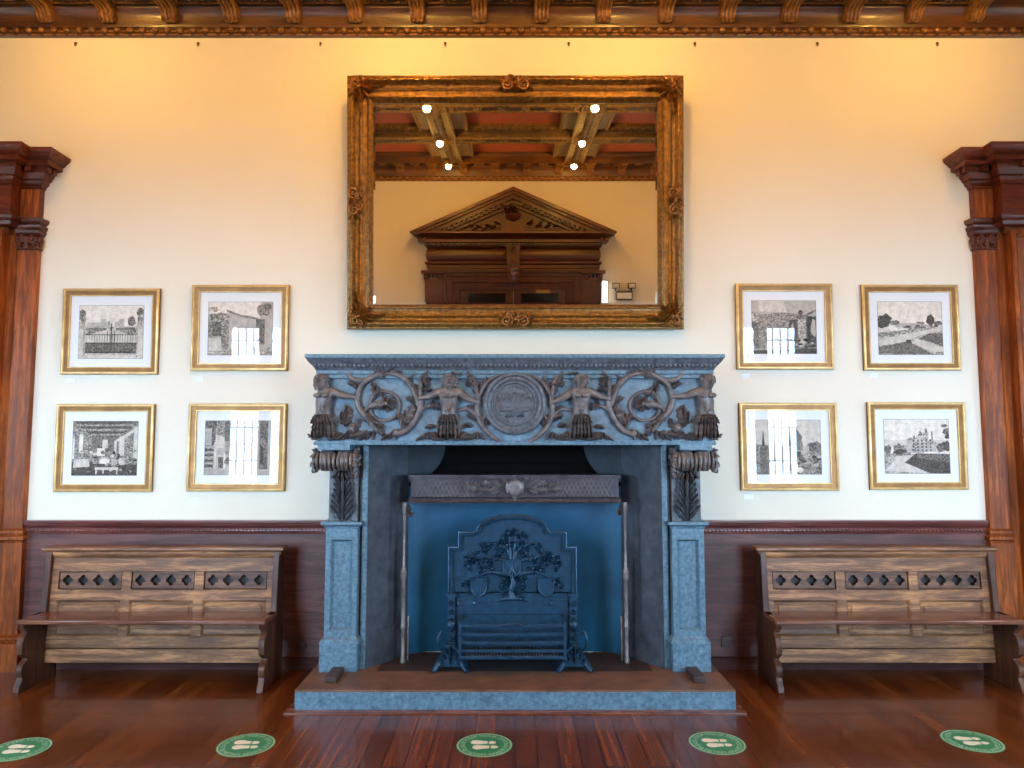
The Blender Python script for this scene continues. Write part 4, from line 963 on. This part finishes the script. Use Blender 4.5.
def scene_room():
    L = [rectp(3,0,0,1,1), A(2,(0,1),(1,1),(.78,.72),(.3,.72)), rectp(2,.3,.45,.7,.72), A(1,(0,.0),(1,0),(1,.2),(0,.22))]
    for i in range(6): z = .74+.045*i; L.append(A(1 if i%2 else 4,(.28-.05*i,z),(.74+.05*i,z),(.75+.05*i,z+.02),(.27-.05*i,z+.02)))
    for x0,x1,z0,z1,g in ((0,.03,.3,.68,7),(.1,.16,.42,.76,7),(.2,.24,.4,.62,3),(.38,.5,.36,.5,7),(.46,.54,.5,.66,6),(.72,.8,.22,.72,6),(.8,.94,.3,.76,3),(.94,1,.3,.9,6),(.64,.68,.42,.64,6)): L.append(rectp(g,x0,z0,x1,z1))
    L.append(A(6,(.7,.62),(1,.84),(1,.9),(.66,.65)))
    q = random.Random(5)
    for i in range(70):
        x = q.uniform(.02,.98); z = q.uniform(.06,.46); L.append(blob(q.choice((0,1,2,3,4,5,6)),x,z,q.uniform(.015,.045),q.uniform(.012,.035),100+i,8))
    L += [A(6,(.02,.14),(.28,.16),(.26,.3),(.04,.3)), blob(7,.5,.26,.09,.06,7), rectp(6,.36,.1,.72,.15), rectp(6,.37,.02,.39,.12), rectp(6,.48,.03,.5,.12), rectp(6,.69,.02,.71,.12), blob(1,.72,.36,.03,.05,8), rectp(5,.61,.18,.68,.3)]
    return L
def scene_hall():
    L = [rectp(5,0,0,1,1), rectp(2,0,.86,.2,1), rectp(3,.17,.7,.32,1), rectp(2,.3,.62,.42,1), rectp(5,.0,.6,.1,.84), rectp(2,.1,.55,.16,.86), A(6,(.16,.75),(.3,.7),(.3,.5),(.16,.5)), rectp(3,0,.08,.14,.55), rectp(6,.14,.05,.18,.6), rectp(6,.2,.12,.3,.36), rectp(2,.21,.12,.29,.33), rectp(7,.29,.1,.32,.4), blob(2,.37,.25,.06,.08,2), rectp(3,.32,.36,.42,.6), rectp(2,.84,.1,.97,1), rectp(1,.86,.2,.9,.7), blob(3,.9,.6,.04,.1,3), A(5,(0,0),(1,0),(1,.1),(.2,.12),(0,.05)), rectp(5,.42,.12,.84,1)]
    for i in range(9): L.append(rectp(1 if i%2 else 5,.0,.1+.05*i,.13,.125+.05*i))
    return L
def scene_parlour():
    L = [rectp(3,0,0,1,1), A(5,(0,.72),(.5,.78),(1,.7),(1,1),(0,1)), A(6,(.12,.8),(.55,.78),(.5,1),(.1,1)), rectp(2,0,.1,.1,.6), A(4,(0,.62),(.14,.58),(.14,.68),(0,.8)), rectp(3,.1,.1,.58,.7), rectp(1,.58,.1,.7,.64), blob(5,.63,.42,.025,.16,1), rectp(2,.7,.08,.86,.72), rectp(4,.72,.1,.84,.66), rectp(1,.86,.12,1,.7), blob(5,.96,.48,.04,.18,2), blob(1,.76,.78,.04,.05,4), A(2,(.8,.72),(1,.84),(1,.8),(.82,.68)), A(1,(0,0),(1,0),(1,.1),(0,.06))]
    for i in range(16): q = random.Random(i); L.append(blob(q.choice((0,2,4)),q.uniform(.6,1),q.uniform(.1,.3),.03,.025,i+50,8))
    return L
def scene_lawn():
    L = [rectp(7,0,0,1,1), A(4,(0,0),(1,0),(1,.52),(.6,.5),(0,.4)), blob(1,.1,.64,.12,.13,1), blob(1,.03,.6,.08,.12,2), blob(2,.27,.6,.08,.05,3), blob(1,.82,.66,.07,.1,4), blob(2,.65,.58,.07,.04,5), blob(2,.95,.58,.08,.05,6), rectp(3,.3,.52,.62,.59), blob(5,.5,.57,.2,.03,7)]
    for i in range(22): q = random.Random(i+9); L.append(blob(q.choice((1,2,3,5,6)),.3+.7*i/22,.5+.05*q.random(),.035,.022,i+70,8))
    L += [A(6,(0,.46),(.18,.44),(.2,.48),(.0,.5)), A(6,(0,.16),(.0,.28),(.55,.42),(1,.52),(1,.47),(.66,.36),(.4,.24)), A(2,(0,.02),(0,.14),(.4,.24),(.52,.22),(.85,0)), A(6,(.5,.22),(.58,.3),(1,.14),(1,.04),(.8,.06)), A(2,(.62,.3),(1,.16),(1,.4),(.8,.4)), A(1,(.42,.22),(.52,.21),(.5,.28),(.43,.28)), A(3,(0,.32),(0,.42),(.4,.46),(.3,.38))]
    return L
def scene_church():
    L = [rectp(6,0,0,1,1), A(3,(0,0),(1,0),(1,.5),(0,.55)), A(1,(.09,.5),(.115,.84),(.14,.5)), rectp(2,.06,.0,.17,.52), blob(2,.6,.6,.12,.22,1), blob(3,.54,.42,.08,.1,2), rectp(1,.7,.5,.72,.6), blob(2,.92,.5,.12,.1,3), rectp(5,.72,.3,.82,.52)]
    for i in range(46): q = random.Random(i+33); L.append(blob(q.choice((1,2,4,5)),q.uniform(.5,1),q.uniform(.02,.42),.04,.03,i+170,8))
    L += [blob(7,.66,.08,.07,.05,8), rectp(3,.17,.0,.5,.4)]
    return L
def scene_mansion():
    L = [rectp(7,0,0,1,1), A(6,(0,.5),(1,.45),(1,.62),(0,.62)), blob(2,.05,.44,.06,.09,1), rectp(3,.14,.36,.36,.52), A(2,(.18,.5),(.22,.57),(.27,.5)), rectp(5,.34,.38,.46,.62), rectp(4,.42,.38,.6,.66), rectp(5,.5,.4,.58,.7), rectp(4,.6,.4,.68,.76), rectp(5,.66,.4,.8,.55), A(2,(.52,.7),(.56,.8),(.6,.7)), A(2,(.34,.62),(.4,.66),(.46,.62)), rectp(3,.63,.74,.67,.83), rectp(2,.73,.55,.75,.78), rectp(3,.54,.72,.57,.78), rectp(3,.45,.64,.48,.7), A(3,(.64,.56),(.72,.64),(.82,.55))]
    for i in range(5):
        for k in range(4): L.append(rectp(1,.44+.065*i,.41+.06*k,.465+.065*i,.445+.06*k))
    L += [blob(1,.96,.5,.08,.1,3), blob(2,.86,.47,.06,.08,6), blob(2,.97,.78,.07,.06,4), blob(2,.93,.88,.05,.03,5), blob(1,.99,.68,.06,.05,7), A(4,(0,0),(.7,0),(.42,.2),(.5,.36),(0,.36)), A(6,(.0,.05),(.66,0),(.36,.18),(.46,.34),(.2,.32)), A(1,(.7,0),(1,0),(1,.36),(.48,.37),(.3,.2)), A(2,(.5,.28),(1,.2),(1,.36),(.5,.36)), A(3,(0,.3),(.4,.34),(.4,.39),(0,.36)), blob(1,.24,.4,.1,.05,11)]
    return L
pics = [
 (-3.152,2.561,'gold framed black and white photograph of a mansion behind wrought iron gates', scene_gate, 1.2),
 (-2.142,2.589,'gold framed photograph of a pale vaulted interior, upper frame nearest the mirror on the left', scene_vault, 1.6),
 (-3.161,1.656,'gold framed photograph of a cluttered furnished room under a beamed ceiling', scene_room, .6),
 (-2.141,1.660,'gold framed photograph of a panelled hall, lower frame left of the fireplace mantel', scene_hall, 0),
 (2.106,2.599,'gold framed photograph of a dark parlour, upper frame nearest the mirror on the right', scene_parlour, 1.6),
 (3.094,2.592,'gold framed sepia photograph of lawns, paths and round trees', scene_lawn, .8),
 (2.114,1.665,'gold framed photograph of a garden with a church spire, lower frame right of the mantel', scene_church, 0),
 (3.104,1.671,'gold framed photograph of a turreted mansion beside a curving drive', scene_mansion, .6)]
cards = [(-3.46,-.385),(-2.46,-.40),(-3.46,-.40),(-2.46,-.405),(1.80,-.385),(2.80,-.375),(1.80,-.385),(2.80,-.385)]
short = ['iron gates','vaulted interior','cluttered room','panelled hall','dark parlour','lawns and paths','church spire garden','turreted mansion']
for i,(x,z,lab,fn,ti) in enumerate(pics):
    t = thing('framed_photograph', lab, 'picture', (x,-.003,z-PH/2), 'framed photographs beside the fireplace', rot=(radians(ti),0,0))
    M = lambda u,v,h:(u,-h,v+PH/2); q = [(-PW/2,-PH/2),(PW/2,-PH/2),(PW/2,PH/2),(-PW/2,PH/2)]
    b = MB(); b.sweep(q, GP, closed=True, M=M); b.sweep(q, GP3, closed=True, M=M); fo = obj('frame', b, M_gold, t, local=True, angle=50)
    b = MB(); b.sweep(q, GP2, closed=True, M=M); obj('frame_slope', b, M_goldin, fo, local=True)
    b = MB(); b.sweep(q, GP4, closed=True, M=M); obj('frame_side', b, M_golddk, fo, local=True)
    b = MB(); mx,mz = PW/2-.056,PH/2-.056; b.box(-mx,mx,-.004,-.0,-mz+PH/2,mz+PH/2); obj('mount', b, M_mat, t, local=True)
    b = MB(); cz = PH/2-.004
    P = lambda a,c,k:(-IW/2+a*IW, -.0045-k*.00004, cz-IH/2+c*IH)
    e = .006; b.add([P(-e,-e,-3),P(1+e,-e,-3),P(1+e,1+e,-3),P(-e,1+e,-3)],[(0,1,2,3)],1)
    for k,(gr,poly) in enumerate(fn()): b.add([P(a,c,k) for a,c in poly],[tuple(range(len(poly)))],gr)
    obj('print', b, GREYS, t, local=True)
    b = MB(); b.box(-mx,mx,-.0135,-.0125,-mz+PH/2,mz+PH/2); obj('glass_pane', b, M_glass, t, local=True)
    cx,dz = cards[i]
    b = MB(); b.box(cx-.036,cx+.036,-.003,0,z+dz-.018,z+dz+.018); tag(obj('caption_card', b, M_white, origin=(cx,-.002,z+dz)), 'small white caption card under the photograph of the %s'%short[i], 'card', 'caption cards')

# picture hooks below the cornice
for i,xx in enumerate((-3.55,-2.56,-1.57,-.56,.44,1.46,2.45,3.42)):
    b = MB(); y,z = 0,4.905; b.tube([(xx,0,z+.012),(xx,-.014,z+.014),(xx,-.02,z),(xx,-.012,z-.012),(xx,-.004,z-.008)],.0055,8); b.ball((xx,-.004,z+.012),.011,8,6)
    pos = ['leftmost of the row','second from the left','third from the left','fourth from the left','fourth from the right','third from the right','second from the right','rightmost of the row'][i]
    tag(obj('picture_hook', b, M_hook, origin=(xx,0,z)), 'tiny brass picture hook on the wall under the cornice, %s'%pos, 'hook', 'hooks under the cornice')

# ------------------------------------------------------------------ benches
def quatrefoil(cx, cz, r):
    pts = []
    for k in range(4):
        a0 = k*pi/2; ox,oz = cx+r*.52*cos(a0), cz+r*.52*sin(a0)
        for i in range(9):
            a = a0-1.70+3.40*i/8; pts.append((ox+r*.46*cos(a), oz+r*.46*sin(a)))
    return pts
BX = -2.558
def bench():
    t = thing('bench', 'panelled oak bench left of the fireplace with pierced quatrefoil back', 'bench', (BX,-.3,0), 'oak benches against the panelling')
    lean = lambda x,y,z:(x, y+.075*(z-.1), 1.7-(1.7-z)*.98)
    def part(name, mb, mat, par=t, bev=.003, shear=True):
        if shear: mb.xf(lean)
        return obj(name, mb, mat, par, bev=bev)
    yb = -.30
    b = MB(); b.box(BX-.862,BX+.862,-.555,yb+.01,.455,.487); part('seat', b, M_seat, bev=.008, shear=False)
    # back frame of stiles and rails
    b = MB(); Z = [.195,.281,.533,.612,.742,.842]
    b.box(BX-.845,BX+.845,yb,yb+.03,.74,.842); b.box(BX-.845,BX+.845,yb,yb+.03,.533,.612); b.box(BX-.845,BX+.845,yb,yb+.03,.20,.281)
    for c in (-.535,0,.535):
        pass
    for x0,x1 in ((-.845,-.768),(-.302,-.233),(.233,.302),(.768,.845)): b.box(BX+x0,BX+x1,yb+.0005,yb+.03,.281,.74)
    bk = part('backrest', b, M_oak)
    b = MB(); b.box(BX-.84,BX+.84,yb+.05,yb+.065,.1,.84); part('back_board', b, M_bkshade)  # near black colour paints the shade seen through the holes and gaps
    b = MB(); b.box(BX-.845,BX+.845,yb+.004,yb+.03,.095,.192); part('bottom_rail', b, M_oak)
    b = MB()
    b.sweep([(BX-.845,yb+.04),(BX-.845,yb),(BX+.845,yb),(BX+.845,yb+.04)],[(0,.842),(.006,.844),(.010,.856),(.020,.866),(.022,.886),(.034,.894),(.044,.902),(.044,.918),(0,.918)],cap=False); b.box(BX-.88,BX+.88,yb-.04,yb+.09,.902,.92); part('top_rail', b, M_oak, bev=0)
    for c in (-.535,0,.535):
        ho = [quatrefoil(BX+c-.171+.114*k,.677,.040) for k in range(4)]
        b = flat_curve([(BX+c-.226,.619),(BX+c+.226,.619),(BX+c+.226,.736),(BX+c-.226,.736)], ho, .012, lambda x,y,z:(x,yb+.016-z,y)); part('pierced_panel', b, M_pierced, bk, bev=0)
        b = MB(); b.box(BX+c-.234,BX+c+.234,yb+.028,yb+.049,.282,.532); b.sweep([(BX+c-.234,.282),(BX+c+.234,.282),(BX+c+.234,.532),(BX+c-.234,.532)],[(0,.026),(-.006,.022),(-.012,.006),(-.04,.002),(-.042,.008),(-.09,.008)],closed=True,M=lambda u,v,h:(u,yb+.028-h,v)); b.box(BX+c-.16,BX+c+.16,yb+.0202,yb+.03,.36,.455); part('lower_panel', b, M_oak, bk, bev=0)
    front = [(-.548,.456),(-.535,.425),(-.505,.40),(-.497,.385),(-.52,.37),(-.538,.335),(-.542,.295),(-.534,.25),(-.50,.225),(-.475,.212),(-.476,.20),(-.505,.192),(-.532,.165),(-.538,.13),(-.522,.095),(-.528,.07),(-.548,.045),(-.556,.0)]
    rest = [(-.15,0),(-.145,.915),(-.265,.915),(-.275,.87),(-.295,.64),(-.305,.53),(-.312,.487),(-.40,.487),(-.40,.456)]
    for sg in (-1,1):
        b = MB(); x = BX+sg*.838; b.prism(front+rest,'x',x-.022,x+.022); part('bench_end', b, M_oaky, bev=.004, shear=False)
    return t
bn = bench(); bn.scale = (.987,1,1)
dup(bn,(2.632,-.3,0),'panelled oak bench right of the fireplace with pierced quatrefoil back')

# sockets on the panelling
for x,z,lab,rd in ((-1.60,.17,'round brown socket low on the panelling beside the left bench',1),(1.60,.20,'square brown socket low on the panelling right of the fireplace',0)):
    b = MB()
    if rd: b.lathe([(.038,0),(.038,-.012),(.03,-.02),(.012,-.022),(.012,-.03),(0,-.03)],(x,-.02,z),20,'y')
    else:
        b.box(x-.04,x+.04,-.032,-.02,z-.04,z+.04)
        for q in (-.014,.014): b.box(x+q-.004,x+q+.004,-.034,-.031,z-.008,z+.01)
    tag(obj('wall_socket', b, M_socket, origin=(x,-.02,z), bev=.002), lab, 'socket')

# ------------------------------------------------------------------ floor stickers
def ring_text(txt, r, size, mid, inward):
    mb = text_mesh(txt, size)
    def f(x,y,z):
        a = mid-(x/r) if not inward else mid+(x/r); rr = r+y if not inward else r-y
        return (rr*cos(a), rr*sin(a), .0016)
    return mb.xf(f)
def foot(cx, cy, sy):
    """shoe print: sole and heel, toes towards -x"""
    sole = [(cx-.068,cy+.002*sy),(cx-.062,cy+.014*sy),(cx-.048,cy+.021*sy),(cx-.03,cy+.021*sy),(cx-.005,cy+.014*sy),(cx+.018,cy+.012*sy),(cx+.018,cy-.011*sy),(cx-.005,cy-.012*sy),(cx-.03,cy-.016*sy),(cx-.05,cy-.015*sy),(cx-.063,cy-.009*sy)]
    heel = [(cx+.026,cy+.012*sy),(cx+.045,cy+.013*sy),(cx+.058,cy+.008*sy),(cx+.062,cy),(cx+.058,cy-.008*sy),(cx+.045,cy-.012*sy),(cx+.026,cy-.011*sy)]
    f_ = lambda p:(cx+(p[0]-cx)*1.12,cy+(p[1]-cy)*1.45); sole = [f_(p) for p in sole]; heel = [f_(p) for p in heel]
    if sy < 0: sole.reverse(); heel.reverse()
    b = MB(); b.prism(sole,'z',.001,.0016); b.prism(heel,'z',.001,.0016); return b
def sticker():
    t = thing('floor_sticker', '', 'sticker', (0,0,0), 'green floor stickers')
    b = MB(); b.lathe([(.158,0),(.158,.001),(0,.001)],(0,0,0),56); obj('vinyl_disc', b, M_green, t, local=True)
    b = MB(); c = 56
    b.add([(r*cos(2*pi*i/c),r*sin(2*pi*i/c),.0015) for r in (.147,.154) for i in range(c)],[(i,(i+1)%c,c+(i+1)%c,c+i) for i in range(c)]); obj('border_ring', b, M_sticklt, t, local=True)
    obj('lettering', ring_text('PLEASE KEEP YOUR DISTANCE', .110, .036, pi/2, False), M_sticklt, t, local=True); obj('lettering', ring_text('2 METRES APART', .140, .038, -pi/2, True), M_sticklt, t, local=True)
    obj('footprint', foot(-.004,.031,1), M_stickw, t, local=True); obj('footprint', foot(.008,-.028,-1), M_stickw, t, local=True)
    return t
st = sticker()
for i,(x,y,lab) in enumerate(((-2.757,-1.43,'green floor sticker cut by the left edge, in front of the left bench'),(-1.517,-1.374,'green footprint floor sticker between the left bench and the hearth'),(-.175,-1.374,'green footprint floor sticker in front of the middle of the hearth'),(1.142,-1.347,'green footprint floor sticker before the right end of the hearth'),(2.604,-1.32,'green footprint floor sticker in front of the right bench'))):
    if i == 0: st.location = (x,y,0); st['label'] = lab
    else: dup(st,(x,y,0),lab)

# ------------------------------------------------------------------ colour and sampling behaviour
S.view_settings.view_transform = 'Standard'; S.view_settings.look = 'None'; S.view_settings.gamma = 1.0
S.view_settings.use_curve_mapping = False; S.view_settings.exposure = 0.70
S.cycles.caustics_reflective = False; S.cycles.caustics_refractive = False; S.cycles.sample_clamp_indirect = 2.0
S.cycles.max_bounces = 8; S.cycles.diffuse_bounces = 5; S.cycles.glossy_bounces = 4; S.cycles.transparent_max_bounces = 12
